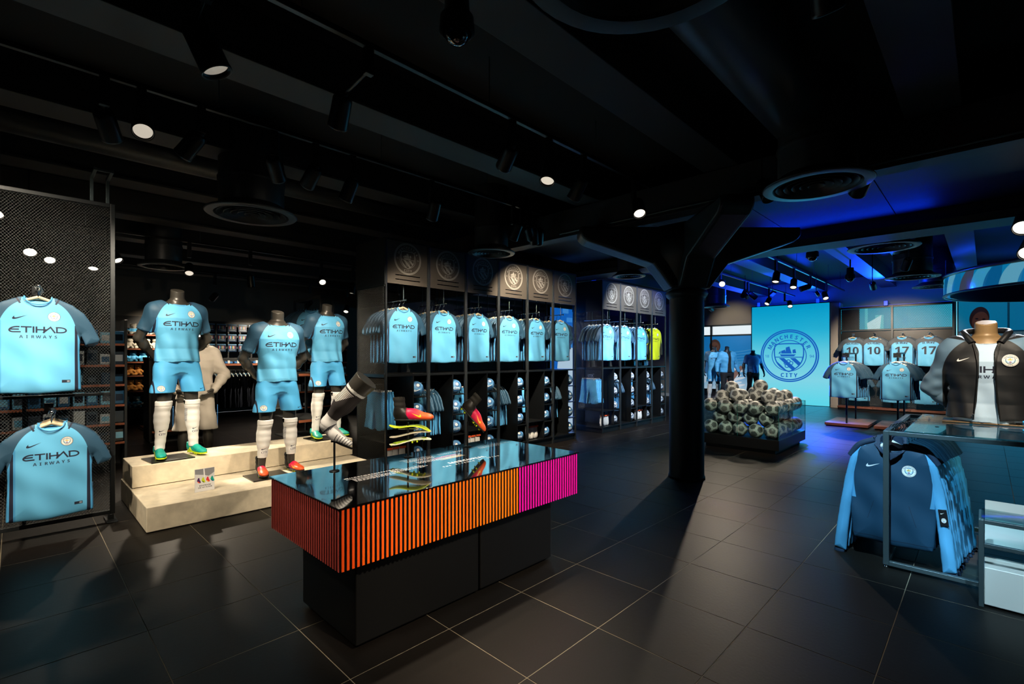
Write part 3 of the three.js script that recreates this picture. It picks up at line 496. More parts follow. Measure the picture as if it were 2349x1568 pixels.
// ---------------------------------------------------------------- lighting tracks and spotlights
const TRACKS = [];
function track(w, x0, x1, y, label) {
  TRACKS.push({ w, x0, x1, y });
  const t = thing('lighting_track', label, 'track', [x0, y, w]); mesh('rail', bx(0, x1 - x0, 0, 0.035, -0.018, 0.018, 0.003), M.blackSatin, t);
  for (let x = 0.3; x < x1 - x0; x += 1.4) mesh('suspension_rod', rod([x, 0.03, 0], [x, TOP - y + 0.01, 0], 0.004), M.steel, t);
}
track(4.22, -2, 4.95, 3.36, 'long black lighting track above the left mannequins');
track(2.68, -2, 4.95, 3.36, 'long black lighting track above the striped table');
track(4.12, 8.2, 16.4, 3.27, 'blue-lit lighting track leading to the lit crest');
track(2.8, 8.2, 16.0, 3.27, 'lighting track with a run of spotlights over the ball bin');
track(9.1, -1, 10, 3.3, 'lighting track in the dark above the back racks');
track(12.2, -1, 12, 3.3, 'lighting track before the back wall');
const can = lathe([[0.001, 0], [0.045, 0.0], [0.05, 0.006], [0.062, 0.03], [0.064, 0.2], [0.066, 0.202], [0.066, 0.214], [0.058, 0.214], [0.056, 0.19], [0.001, 0.19]], 28), rimRing = new THREE.TorusGeometry(0.062, 0.004, 8, 28); rimRing.rotateX(Math.PI / 2); rimRing.translate(0, 0.214, 0);
const lensGeo = new THREE.CircleGeometry(0.055, 28); lensGeo.rotateX(-Math.PI / 2); lensGeo.translate(0, 0.196, 0);
const lensMat = {}; const lens = (v, col = 0xfff2dd) => lensMat[v + '_' + col] ??= std(0xdddddd, 0.4, 0, { emissive: col, emissiveIntensity: v });
const UP = new THREE.Vector3(0, 1, 0);
function lamp([x, y, w], [tx, ty, tw], label, { cd = 20, angle = 22, soft = 0.6, glow = 1.2, color = WARM, size = 1, top = 3.37 } = {}) {
  const t = thing('spotlight', label, 'spotlight', [x, y, w]), head = new THREE.Group(); head.name = 'head'; t.add(head); head.scale.setScalar(size);
  head.quaternion.setFromUnitVectors(UP, new THREE.Vector3(tx - x, ty - y, -(tw - w)).normalize());
  mesh('can', can, M.blackSatin, head); mesh('rim', rimRing, M.blackSatin, head); if (cd > 0 || glow > 0) mesh('lens', lensGeo, lens(glow), head);
  const tr = TRACKS.filter((q) => x > q.x0 && x < q.x1 && Math.abs(q.w - w) < 0.45).sort((a, b) => Math.abs(a.w - w) - Math.abs(b.w - w))[0], dz = tr ? w - tr.w : 0;
  if (tr) mesh('driver_box', bx(-0.028, 0.028, Math.max(0.0, tr.y - y - 0.24), tr.y - y, dz - 0.02, dz + 0.02, 0.004), M.black, t); else mesh('drop_rod', rod([0, 0, 0], [0, TOP - y + 0.005, 0], 0.009), M.black, t);
  mesh('yoke', [rod([0, 0.0, 0], [0, 0.03, dz], 0.013), moved(new THREE.SphereGeometry(0.03, 12, 8), 0, 0, 0)], M.blackSatin, t);
  if (cd > 0) { const l = new THREE.SpotLight(color, cd * KEY, 0, angle * Math.PI / 180, soft, 2); l.name = 'beam'; l.position.set(0, 0.225, 0); l.shadow.radius = 2; l.castShadow = true; const aim = new THREE.Object3D(); aim.name = 'aim'; aim.position.set(0, 2, 0); head.add(l); head.add(aim); l.target = aim; }
  return t;
}
lamp([0.64, 3.2, 2.9], [1.7, 0.8, 2.6], 'large black spotlight at the top edge, lens seen from below', { cd: 26, angle: 20, glow: 0.25, size: 1.15 });
lamp([0.42, 3.17, 4.31], [1.15, 1.9, 6.05], 'dark spotlight with a tall driver box beside the one facing us', { cd: 26, angle: 20, glow: 1 });
lamp([0.62, 3.17, 4.2], [0.45, 1.2, 2.6], 'spotlight facing us with a bright round lens above the left mesh screen', { cd: 3, angle: 24, glow: 0.55 });
lamp([0.98, 3.17, 4.25], [0.05, 1.6, 5.6], 'dark spotlight facing away beside the one facing us', { cd: 15, angle: 38 });
lamp([2.2, 3.14, 4.2], [2.02, 1.3, 5.6], 'first of four spotlights facing away before the near lockers', { cd: 24, angle: 21 });
lamp([3.1, 3.13, 4.14], [3.5, 1.85, 5.3], 'second of four spotlights facing away before the near lockers', { cd: 16, angle: 27 });
lamp([4.34, 3.13, 4.12], [4.55, 1.5, 5.3], 'third of four spotlights facing away before the near lockers', { cd: 19, angle: 28 });
lamp([4.75, 3.13, 4.14], [5.9, 1.85, 5.3], 'fourth of four spotlights, next to the soffit edge', { cd: 40, angle: 38, soft: 0.4 });
lamp([2.75, 3.15, 2.68], [3.9, 1.7, 5.4], 'unlit-looking spotlight facing away above the striped table', { cd: 26, angle: 22 });
lamp([3.2, 3.15, 2.66], [2.2, 0.8, 2.3], 'spotlight with its lens turned to us above the striped table', { cd: 30, angle: 20, glow: 0.7 });
lamp([4.6, 3.13, 2.64], [3.2, 0.6, 1.4], 'bright spotlight in front of the soffit edge, left of the column', { cd: 7, angle: 26, glow: 2.2 });
lamp([4.88, 3.12, 1.5], [4.2, 1.2, 0.6], 'dark spotlight against the soffit edge right of the column head', { cd: 0, glow: 0 });
lamp([1.6, 3.2, -1.0], [2.1, 0.62, 2.17], 'spotlight out of view in front, aimed at the striped table side', { cd: 62, angle: 19, soft: 0.5 });
lamp([4.5, 3.13, 4.12], [6.6, 1.7, 5.3], 'spotlight beside the soffit aimed along the near lockers', { cd: 20, angle: 26, glow: 0.3 });
lamp([-0.9, 3.2, 2.7], [0.3, 0.75, 5.35], 'spotlight out of view aimed at the lower left shirts', { cd: 34, angle: 17 });
lamp([-0.6, 3.2, 4.1], [1.0, 0.35, 5.5], 'spotlight out of view aimed at the concrete plinth', { cd: 22, angle: 24 });
lamp([1.5, 3.2, 3.0], [2.1, 0.4, 5.8], 'spotlight out of view aimed at the plinth steps', { cd: 26, angle: 22 });
lamp([10.7, 3.1, 4.08], [4.6, 0.3, 2.0], 'dazzling spotlight with starry flare right behind the column head', { cd: 20, angle: 24, glow: 6, top: 3.28 });
lamp([9.9, 3.05, 2.78], [8.9, 0.7, 2.8], 'first lit spotlight of the run over the ball bin', { cd: 16, angle: 30, glow: 1.6, top: 3.28 });
lamp([11.1, 3.05, 2.8], [9.6, 0.6, 2.6], 'second lit spotlight of the run over the ball bin', { cd: 16, angle: 30, glow: 1.6, top: 3.28 });
lamp([12.4, 3.05, 2.8], [11.5, 2.4, 4.6], 'unlit spotlight in the run over the ball bin', { cd: 0, glow: 0, top: 3.28 });
lamp([13.9, 3.05, 2.85], [12.4, 0.9, 2.0], 'third lit spotlight of the run over the ball bin', { cd: 20, angle: 28, glow: 2.4, top: 3.28 });
lamp([12.4, 3.02, 4.1], [13.6, 1.8, 3.0], 'spotlight turned sideways on the blue track before the crest', { cd: 6, glow: 0.9, top: 3.28 });
lamp([14.0, 3.02, 4.1], [12.4, 1.0, 4.6], 'twin spotlight hanging in front of the glowing crest panel', { cd: 10, glow: 2.5, top: 3.28 });
lamp([15.4, 3.04, 4.0], [13.4, 0.6, 3.2], 'spotlight at the end of the blue track near the crest panel\'s corner', { cd: 10, glow: 2.5, top: 3.28 });
lamp([12.9, 3.06, 1.75], [16.1, 1.6, 1.8], 'spotlight pointed at the numbered shirts on the mesh wall', { cd: 75, angle: 28, glow: 1, top: 3.4 });
lamp([-0.5, 3.17, 4.25], [-0.1, 2.1, 5.7], 'spotlight out of view grazing the mesh screen', { cd: 16, angle: 44 });
lamp([12.2, 3.05, 4.1], [14.4, 1.2, 5.9], 'spotlight aimed at the mannequins by the window film', { cd: 40, angle: 22, color: COOL, glow: 0.4 });
lamp([10.2, 3.08, 0.9], [12.3, 1.1, 1.9], 'spotlight pointed at the shirt stands', { cd: 40, angle: 25, glow: 1, top: 3.4 });
lamp([7.4, 2.96, -0.3], [5.35, 1.45, 0.0], 'pair-mate spotlight at the picture\'s edge above the jacketed torso, upper', { cd: 10, angle: 30, glow: 5, size: 1.3, top: 3.07, color: COOL });
lamp([7.4, 2.7, -0.36], [4.6, 0.5, 0.35], 'pair-mate spotlight at the picture\'s edge above the jacketed torso, lower', { cd: 14, angle: 30, glow: 5, size: 1.3, top: 3.07, color: COOL });
lamp([3.2, 3.2, -0.4], [5.0, 1.5, 0.0], 'spotlight out of view lighting the jacketed torso', { cd: 34, angle: 16 });
lamp([2.4, 3.2, 0.5], [4.45, 0.5, 0.5], 'spotlight out of view lighting the hanging navy jackets', { cd: 60, angle: 14, color: 0xb4e6ff });
lamp([1.85, 3.15, 4.2], [1.75, 1.15, 7.4], 'spotlight between the mannequins aimed at the tracksuit behind', { cd: 64, angle: 10 });
lamp([3.7, 3.15, 2.68], [4.5, 0.55, 5.4], 'spotlight on the table track aimed low into the near lockers', { cd: 46, angle: 15 });
lamp([4.62, 3.13, 4.13], [6.2, 0.5, 5.35], 'spotlight by the soffit aimed low into the last near lockers', { cd: 50, angle: 16, glow: 0.3 });
lamp([-1.0, 3.2, 1.9], [1.06, 0.62, 2.62], 'spotlight out of view grazing the red end of the table', { cd: 11, angle: 12 });
lamp([1.7, 3.2, -0.5], [4.05, 0.22, -0.25], 'spotlight out of view lighting the low pale block', { cd: 50, angle: 12, color: 0xbfeaff });
lamp([7.9, 2.95, 3.6], [8.9, 0.5, 5.4], 'spotlight behind the soffit aimed low into the far lockers', { cd: 40, angle: 34, color: COOL, top: 3.4 });
lamp([4.9, 3.0, 0.7], [8.4, 0.6, 2.7], 'spotlight out of view lighting the ball bin', { cd: 56, angle: 15 });
lamp([1.5, 3.15, 4.25], [2.9, 1.5, 6.2], 'spotlight aimed at the mannequin beside the lockers', { cd: 34, angle: 19 });
lamp([8.6, 3.0, 3.5], [9.1, 2.05, 5.3], 'spotlight before the far locker row', { cd: 40, angle: 42, soft: 0.35, color: COOL, glow: 0.5, top: 3.28 });
lamp([15.2, 3.0, 6.2], [16.95, 2.45, 6.1], 'small spotlight washing the wall above the transom window', { cd: 5, angle: 34, glow: 0.8, top: 3.4 });
lamp([14.4, 3.0, 6.9], [15.2, 1.2, 6.2], 'small dark spotlight beside the wall-washing one', { cd: 8, angle: 30, glow: 0.2, top: 3.4 });
for (const [x, y, w, tx, ty, tw, cd, gl, label] of [
  [-0.1, 2.95, 6.6, -0.4, 1.0, 5.0, 1.5, 4, 'largest bright spotlight seen through the mesh screen at the frame edge'], [0.12, 2.82, 8.0, 0.2, 1.0, 6, 2, 4, 'second bright spotlight seen through the mesh screen'],
  [0.33, 2.92, 9.2, 0.4, 1.0, 7, 2, 3, 'third spotlight seen through the mesh, lower'], [0.8, 2.92, 9.2, 0.6, 0.6, 8, 4, 3, 'oval spotlight seen through the mesh above the packets'], [0.95, 3.0, 8.9, 1.9, 1.0, 7.5, 90, 2, 'tilted spotlight seen through the mesh near its edge'],
  [1.95, 2.95, 9.1, 1.6, 1.0, 7.5, 24, 0.8, 'spotlight with a pale lens left of the tallest mannequin\'s neck'], [2.85, 2.9, 9.1, 3.4, 0.4, 10, 10, 0.6, 'thin-edged spotlight above the tracksuit mannequin'],
  [4.1, 3.0, 9.1, 3.5, 1.4, 7.0, 5, 3, 'starry round spotlight between the middle and right mannequins'], [4.75, 2.95, 9.1, 4.3, 0.3, 9.0, 5, 1, 'oval spotlight right of the starry one'], [6.2, 2.82, 12.2, 5.2, 0.8, 11, 14, 3, 'small bright spotlight above the right mannequin\'s neck'], [3.1, 2.85, 12.1, 2.6, 1.6, 14.3, 60, 0.6, 'spotlight lighting the plush shelves'], [5.2, 2.85, 12.1, 4.6, 1.4, 14.3, 50, 0.6, 'spotlight lighting the wall of packets'],
]) lamp([x, y, w], [tx, ty, tw], label, { cd, glow: gl, angle: 28, top: 3.32 });
// ---------------------------------------------------------------- blue and cyan light
function strip(name, label, x0, x1, w0, w1, y, color, radiance, glow) { // LED strip lying on top of something, shining up
  const t = thing(name, label, 'led strip', [(x0 + x1) / 2, y, (w0 + w1) / 2]), a = x1 - x0, b = w1 - w0;
  mesh('channel', bx(-a / 2, a / 2, 0, 0.02, -b / 2, b / 2, 0.002), M.black, t); mesh('diffuser_strip', bx(-a / 2 + 0.01, a / 2 - 0.01, 0.012, 0.026, -b / 2 + 0.01, b / 2 - 0.01, 0.002), std(0x8899ff, 0.5, 0, { emissive: color, emissiveIntensity: glow }), t);
  const l = new THREE.RectAreaLight(color, radiance * BLUELEVEL, a - 0.02, b - 0.02); l.name = 'glow'; l.position.set(0, 0.035, 0); l.rotation.x = Math.PI / 2; t.add(l); return t;
}
strip('light_strip', 'blue light strip lying on top of the far lockers', 8.0, 10.4, 5.5, 5.62, 2.96, BLUE, 30, 1);
strip('light_strip', 'blue light strip on top of the lit crest panel', 16.6, 16.72, 3.3, 5.3, 3.06, BLUE, 40, 1);
strip('light_strip', 'blue light strip on top of the mesh wall display', 16.43, 16.49, 0.6, 2.95, 2.841, BLUE, 40, 1);
{ // cove tube along the rear lip of the soffit
  const t = thing('light_strip', 'blue cove light hidden along the rear lip of the soffit', 'led strip', [7.66, 3.012, 1.4]);
  mesh('channel', bx(0.0, 0.02, 0, 0.1, -0.95, 0.95, 0.002), M.black, t); mesh('diffuser_strip', bx(-0.008, 0.001, 0.045, 0.098, -0.94, 0.94, 0.002), std(0x8899ff, 0.5, 0, { emissive: BLUE, emissiveIntensity: 1 }), t);
  const l = new THREE.RectAreaLight(BLUE, 28 * BLUELEVEL, 1.88, 0.05); l.name = 'glow'; l.position.set(-0.012, 0.072, 0); l.rotation.y = Math.PI / 2; t.add(l);
}
// ---------------------------------------------------------------- expanded-metal sheet (real strands), lying in its local xy plane
function meshSheet(w, h, cw, ch, t, solid = true) {
  const cols = Math.round(w / cw) * 2, rows = Math.round(h / ch), P = [], I = [], dx = w / cols, dy = h / rows, d = t * 0.45;
  const quad = (a, b, c, e) => { const n = P.length / 3; P.push(...a, ...b, ...c, ...e); I.push(n, n + 1, n + 2, n, n + 2, n + 3); };
  for (let r = 0; r <= rows; r++) for (let c = 0; c < cols; c++) {
    const up = (c + r) % 2 ? 1 : -1, x0 = c * dx, x1 = x0 + dx, y0 = clamp(r * dy - up * (dy / 2 - t * 0.3), 0, h), y1 = clamp(r * dy + up * (dy / 2 - t * 0.3), 0, h), q = t / 2;
    quad([x0, y0 - q, d], [x1, y1 - q, d], [x1, y1 + q, -d], [x0, y0 + q, -d]);
    if (solid) { quad([x0, y0 - q, d - 0.002], [x1, y1 - q, d - 0.002], [x1, y1 - q, d], [x0, y0 - q, d]); quad([x0, y0 + q, -d - 0.002], [x1, y1 + q, -d - 0.002], [x1, y1 - q, d - 0.002], [x0, y0 - q, d - 0.002]); }
  }
  const g = new THREE.BufferGeometry(); g.setAttribute('position', new THREE.Float32BufferAttribute(P, 3)); g.setAttribute('uv', new THREE.Float32BufferAttribute(new Float32Array(P.length / 3 * 2), 2)); g.setIndex(I); g.computeVertexNormals(); return g;
}
const stuffPart = (m) => { m.userData.kind = 'stuff'; return m; };

// ---------------------------------------------------------------- left mesh screen with its two stacks of shirts
{
  const t = thing('mesh_screen', 'tall black framed screen of expanded metal with two stacks of shirts pegged on it', 'screen', [-0.95, 0, 5.72]);
  const W = 1.595, y0 = 0.06, y1 = 2.88;
  for (const [a, b] of [[0, 0.035], [W - 0.035, W]]) mesh('upright', bx(a, b, y0, y1, -0.02, 0.02, 0.004), M.frame, t);
  for (const [a, b] of [[y0, y0 + 0.035], [1.14, 1.165], [y1 - 0.035, y1]]) mesh('rail', bx(0.035, W - 0.035, a, b, -0.018, 0.018, 0.004), M.frame, t);
  mesh('upright', bx(0.995, 1.02, y0, 1.14, -0.03, -0.012, 0.003), M.frame, t);
  for (const x of [0.03, W - 0.05]) mesh('foot', [bx(x, x + 0.04, 0, 0.06, -0.03, 0.03, 0.004), bx(x - 0.02, x + 0.06, 0, 0.012, -0.12, 0.12, 0.003)], M.frame, t);
  stuffPart(mesh('expanded_metal', moved(meshSheet(W - 0.06, 2.76, 0.0215, 0.0138, 0.0034), 0.03, y0 + 0.03, 0), M.mesh, t));
  for (const x of [1.42, 1.53]) mesh('ceiling_bracket', [bx(x, x + 0.025, 2.88, 3.1, -0.01, 0.015, 0.003), bx(x, x + 0.025, 3.08, 3.105, -0.01, 0.3, 0.003)], M.steel, t);
  mesh('ceiling_bracket', bx(1.445, 1.53, 3.08, 3.1, 0.27, 0.295, 0.003), M.steel, t);
  for (const [x, y] of [[1.08, 2.04], [1.155, 1.055]]) { mesh('peg', [rod([x, y, 0], [x, y, 0.46], 0.007), moved(new THREE.SphereGeometry(0.012, 12, 8), x, y, 0.46)], M.chrome, t); mesh('peg_plate', bx(x - 0.03, x + 0.03, y - 0.04, y + 0.04, 0.005, 0.02, 0.004), M.frame, t); }
  [[0.13, 1.955, 'upper', 0], [0.205, 0.965, 'lower', 1]].forEach(([x, y, n, k]) => {
    for (let i = 0; i < 6; i++) {
      const w = 5.3 + i * 0.062, o = i ? { g: `shirts behind the front one on the ${n} peg`, l: `sky blue shirt tucked behind the front shirt on the ${n} peg of the mesh screen` } : { l: `big sky blue football shirt, front one on the ${n} peg of the mesh screen` };
      hungShirt(i ? COARSE[i % 3] : FINE[k], K.home, [x + rr(-0.012, 0.012) * (i ? 1 : 0) + i * 0.004, y - i * 0.004, w], rr(-0.03, 0.03) * (i ? 1 : 0.3), o.l, o.g);
      hanger([x + i * 0.004, y, w], 0, i ? `wooden hanger of a shirt behind the front one on the ${n} peg` : `pale wooden hanger with chrome hook, front one on the ${n} peg`, i ? `hangers behind the front one on the ${n} peg` : undefined);
    }
  });
}
// ---------------------------------------------------------------- concrete plinth steps and the card on them
const plinthMat = (r) => std(0xffffff, 0.75, 0, { map: clone(concrete, r), bumpMap: clone(grain, 3), bumpScale: 0.0012 });
const worldUV = (g) => { const p = g.attributes.position, n = g.attributes.normal, u = g.attributes.uv; for (let i = 0; i < p.count; i++) { const a = Math.abs(n.getX(i)) > 0.6; const b = Math.abs(n.getY(i)) > 0.6; u.setXY(i, a ? p.getZ(i) : p.getX(i), b ? p.getZ(i) : p.getY(i)); } return g; };
{
  const a = thing('display_plinth', 'lower pale concrete step under the middle mannequin', 'plinth', [0.776, 0, 5.054]);
  mesh('block', worldUV(bx(0, 2.26, 0.006, 0.2165, -1.4, 0, 0.006)), plinthMat(0.8), a); mesh('recessed_base', bx(0.02, 2.24, 0, 0.008, -1.38, -0.02, 0), M.black, a); mesh('shadow_gap_strip', bx(0.03, 2.2, 0.2165, 0.222, -1.39, -0.835, 0), M.black, a);
  const b = thing('display_plinth', 'upper pale concrete step under the outer two mannequins', 'plinth', [0.79, 0.222, 5.872]);
  mesh('block', worldUV(bx(0, 2.27, 0, 0.2085, -0.58, 0, 0.006)), plinthMat(0.7), b);
  const s = thing('sign_card', 'small white card with four coloured boots standing on the lower step', 'sign', [1.26, 0.217, 5.3], 0.08);
  const art = canvasTex(256, 340, (c) => {
    c.fillStyle = '#dcdcde'; c.fillRect(0, 0, 256, 340); c.fillStyle = '#8d8f94'; c.beginPath(); c.moveTo(0, 0); c.lineTo(256, 0); c.lineTo(256, 70); c.lineTo(180, 120); c.lineTo(120, 95); c.lineTo(0, 70); c.fill(); c.fillStyle = '#f4f4f6'; c.beginPath(); c.moveTo(108, 0); c.lineTo(124, 0); c.lineTo(132, 130); c.lineTo(116, 130); c.fill();
    [['#4a1f58', '#e8623a'], ['#c9d92a', '#5f7a12'], ['#e0323c', '#f0a020'], ['#0aa08c', '#1b4f7a']].forEach(([p, q], k) => { const x = 40 + k * 60; c.fillStyle = p; c.beginPath(); c.moveTo(x, 130); c.lineTo(x + 18, 132); c.bezierCurveTo(x + 14, 160, x + 34, 180, x + 36, 205); c.lineTo(x + 20, 212); c.bezierCurveTo(x - 4, 190, x - 22, 180, x - 12, 160); c.fill(); c.fillStyle = q; c.beginPath(); c.ellipse(x + 6, 196, 20, 7, 0.8, 0, 7); c.fill(); });
    c.fillStyle = '#16171c'; c.font = 'bold 27px sans-serif'; c.textAlign = 'center'; c.fillText('BOOTROOM', 132, 262); c.fillText('ON 1ST FLOOR', 132, 292);
  });
  const card = bx(-0.083, 0.083, 0, 0.215, -0.003, 0.003, 0.001); mesh('card', card, M.white, s); mesh('back_leg', bx(-0.02, 0.02, 0, 0.12, -0.06, -0.003, 0.002), M.white, s);
  const face = new THREE.PlaneGeometry(0.162, 0.211); face.translate(0, 0.1075, 0.0036); mesh('print', face, std(0xffffff, 0.4, 0, { map: art }), s); 
}
// ---------------------------------------------------------------- mannequins
function unmirror(g) { const u = g.attributes.uv.clone(); for (let i = 0; i < u.count; i++) u.setX(i, 1 - u.getX(i)); g.setAttribute('uv', u); return g; }
const sockL = sockGeo(), sockR = unmirror(flipX(sockL)), shortA = shortsGeo(), topA = topGeo(POSE.behind, { s: 0.6 }), topB = topGeo(POSE.sides, { s: 1.6 }, 1.02, 0.013);
const sockLowL = sockGeo(0.175), sockLowR = unmirror(flipX(sockLowL));
const neckRing = (() => { const g = new THREE.TorusGeometry(0.09, 0.0085, 8, 40); g.rotateX(Math.PI / 2 + 0.29); g.translate(0, 1.602, -0.012); return g; })();
function mannequin(pos, turn, label, { pose = 'behind', kit = true, boots, scale = 1, base = [0, 0.05], wide = 1 } = {}) {
  const t = thing('mannequin', label, 'mannequin', pos, turn); t.scale.setScalar(scale);
  const lift = 0.018;
  mesh('body', moved(bodyGeo(pose), 0, lift, 0), M.skin, t);
  if (kit) {
    const g = pose === 'behind' ? topA : topB, on = (n, q, m) => { const k = mesh(n, q, m, t); k.position.y = lift; return k; };
    const SL = (x, y) => Math.abs(x) > 0.222 && y > 1.15;
    on('shirt', g, K.home); on('collar', neckRing, COLLAR); on('shorts', shortA, K.shorts);
    on('sock', boots === 'flame' ? sockLowL : sockL, K.sock); on('sock', boots === 'flame' ? sockLowR : sockR, K.sock);
  }
  if (boots) for (const s of [-1, 1]) {
    const b = boot(t, boots === 'teal' ? { upper: teal, sole: M.lime, heel: M.lime, lace: M.tealBoot } : { upper: flame, sole: M.black, lace: M.black, collar: collarKnit, stud: M.lime }); b.position.set(s * 0.158, 0.012, -0.03); b.rotation.y = s * 0.16; b.scale.set(1.06, 1, 1.06);
  }
  mesh('base_plate', bx(base[0] - 0.19, base[0] + 0.19, 0, 0.012, base[1] - 0.17, base[1] + 0.17, 0.002), M.plastic, t);
  return t;
}
mannequin([1.21, 0.4305, 6.14], 0.1, 'headless mannequin in sky blue kit and green boots, nearest the mesh screen', { boots: 'teal', base: [-0.1, 0.06] });
mannequin([2.0, 0.2175, 5.52], 0.0, 'headless mannequin in sky blue kit and orange boots on the lower step', { boots: 'flame', base: [-0.12, 0.05] });
mannequin([2.86, 0.4305, 6.17], 0.05, 'headless mannequin in sky blue kit standing against the lockers\' end', { boots: 'teal', base: [-0.08, 0.05], scale: 0.985 });
{
  const t = mannequin([1.68, 0, 7.5], -0.25, 'headless mannequin in beige grey tracksuit top and shorts behind the tallest one', { pose: 'front', kit: false, scale: 1.0 });
  mesh('sweatshirt', topGeo(POSE.front, { sleeve: 1, grow: 0.03, hem: 0.93, s: 2 }, 1, 0.013), K.grey, t);
  mesh('hood', tube([[-0.1, 1.6, 0.05], [-0.13, 1.63, -0.06], [0, 1.62, -0.15], [0.13, 1.63, -0.06], [0.1, 1.6, 0.05]], 0.035, 24, 10), K.grey, t);
  mesh('shorts', shortsGeo({ hem: 0.52, flare: 0.118, s: 3 }, 0.013), K.grey, t); for (const s of [-1, 1]) mesh('side_stripe', bx(s * 0.247 - 0.004, s * 0.247 + 0.004, 0.53, 0.84, -0.02, 0.02, 0.002), K.blue, t);
}
// ---------------------------------------------------------------- footballs
const ico = (() => { const p = (1 + Math.sqrt(5)) / 2, v = []; for (const a of [-1, 1]) for (const b of [-p, p]) v.push([0, a, b], [a, b, 0], [b, 0, a]); return v.map((q) => q.map((c) => c / Math.hypot(1, p))); })();
function ballTex(fn, over) {
  return canvasTex(512, 256, (c) => {
    const im = c.createImageData(512, 256);
    for (let j = 0; j < 256; j++) for (let i = 0; i < 512; i++) {
      const th = (j + 0.5) / 256 * Math.PI, ph = (i + 0.5) / 512 * 2 * Math.PI, d = [-Math.cos(ph) * Math.sin(th), Math.cos(th), Math.sin(ph) * Math.sin(th)];
      const dots = ico.map((v) => v[0] * d[0] + v[1] * d[1] + v[2] * d[2]).sort((a, b) => b - a); const q = fn(dots[0], dots[1], dots[2], dots[3]); for (let k = 0; k < 3; k++) im.data[(j * 512 + i) * 4 + k] = q[k]; im.data[(j * 512 + i) * 4 + 3] = 255;
    }
    c.putImageData(im, 0, 0); if (over) over(c);
  });
}
const patched = (P, Q, S) => (a, b, c, e) => { const k = b - 0.789 * a, seam = Math.abs(k) < 0.014 || (k > 0 && c - e < 0.02); return seam ? S : k < 0 ? P : Q; };
const ballSphere = new THREE.SphereGeometry(0.111, 32, 20), ballSmall = new THREE.SphereGeometry(0.098, 28, 18);
const logoBall = (mark) => (c) => { for (const x of [128, 384]) { c.save(); c.translate(x, 0); crest(c, 0, 84, 20, '#16233f', null, true); if (mark === 'city') { c.fillStyle = '#eef3f8'; c.font = 'bold 40px sans-serif'; c.textAlign = 'center'; c.fillText('CITY', 0, 150); swoosh(c, 0, 186, 40, '#eef3f8'); } else swoosh(c, 0, 140, 92, '#f2f5f8'); c.restore(); } };
const ballCoat = (map) => phys(0xffffff, 0.5, { map, clearcoat: 0.12, clearcoatRoughness: 0.4 });
const BALL = { tick: ballCoat(ballTex(patched([44, 92, 142], [84, 142, 192], [28, 56, 90]), logoBall('tick'))), city: ballCoat(ballTex(patched([48, 98, 148], [80, 138, 188], [28, 56, 90]), logoBall('city'))), pale: ballCoat(ballTex(patched([70, 82, 100], [150, 165, 180], [40, 48, 60]), logoBall('tick'))),
  bin: ballCoat(ballTex(patched([74, 77, 78], [168, 172, 170], [60, 62, 62]), (c) => { for (const x of [60, 316]) { c.strokeStyle = '#1c1d1e'; c.lineWidth = 4; for (const r of [22, 15]) { c.beginPath(); c.arc(x, 128, r, 0, 7); c.stroke(); } c.fillStyle = '#1c1d1e'; c.fillRect(x - 7, 120, 14, 16); } })) };
// ---------------------------------------------------------------- lockers
const BW = 0.6475, LH = 2.96;
const crestPanelTex = canvasTex(768, 690, (c) => { c.fillStyle = '#565049'; c.fillRect(0, 0, 768, 690); crest(c, 384, 265, 262, '#a7a39b', null); });
const panelMat = std(0xffffff, 0.42, 0.45, { map: crestPanelTex });
const panelGeo = (() => { const s = new THREE.Shape(); s.moveTo(0.026, 2.4); s.lineTo(BW - 0.026, 2.4); s.lineTo(BW - 0.026, 2.935); s.lineTo(0.026, 2.935); for (const y of [2.452, 2.508]) { const h = new THREE.Path(); h.moveTo(0.14, y); h.lineTo(0.14, y + 0.012); h.lineTo(0.51, y + 0.012); h.lineTo(0.51, y); s.holes.push(h); } const g = new THREE.ExtrudeGeometry(s, { depth: 0.01, bevelEnabled: false }); const p = g.attributes.position, u = g.attributes.uv; for (let i = 0; i < p.count; i++) u.setXY(i, (p.getX(i) - 0.026) / (BW - 0.052), (p.getY(i) - 2.4) / 0.535); g.translate(0, 0, -0.014); return g; })();
const backMesh = meshSheet(BW - 0.05, 1.14, 0.023, 0.0165, 0.004, false), lowMesh = meshSheet(BW - 0.05, 1.12, 0.023, 0.0165, 0.004, false), sideMeshA = meshSheet(0.66, 1.13, 0.021, 0.0145, 0.0044, false), sideMeshB = meshSheet(0.66, 1.1, 0.021, 0.0145, 0.0044, false);
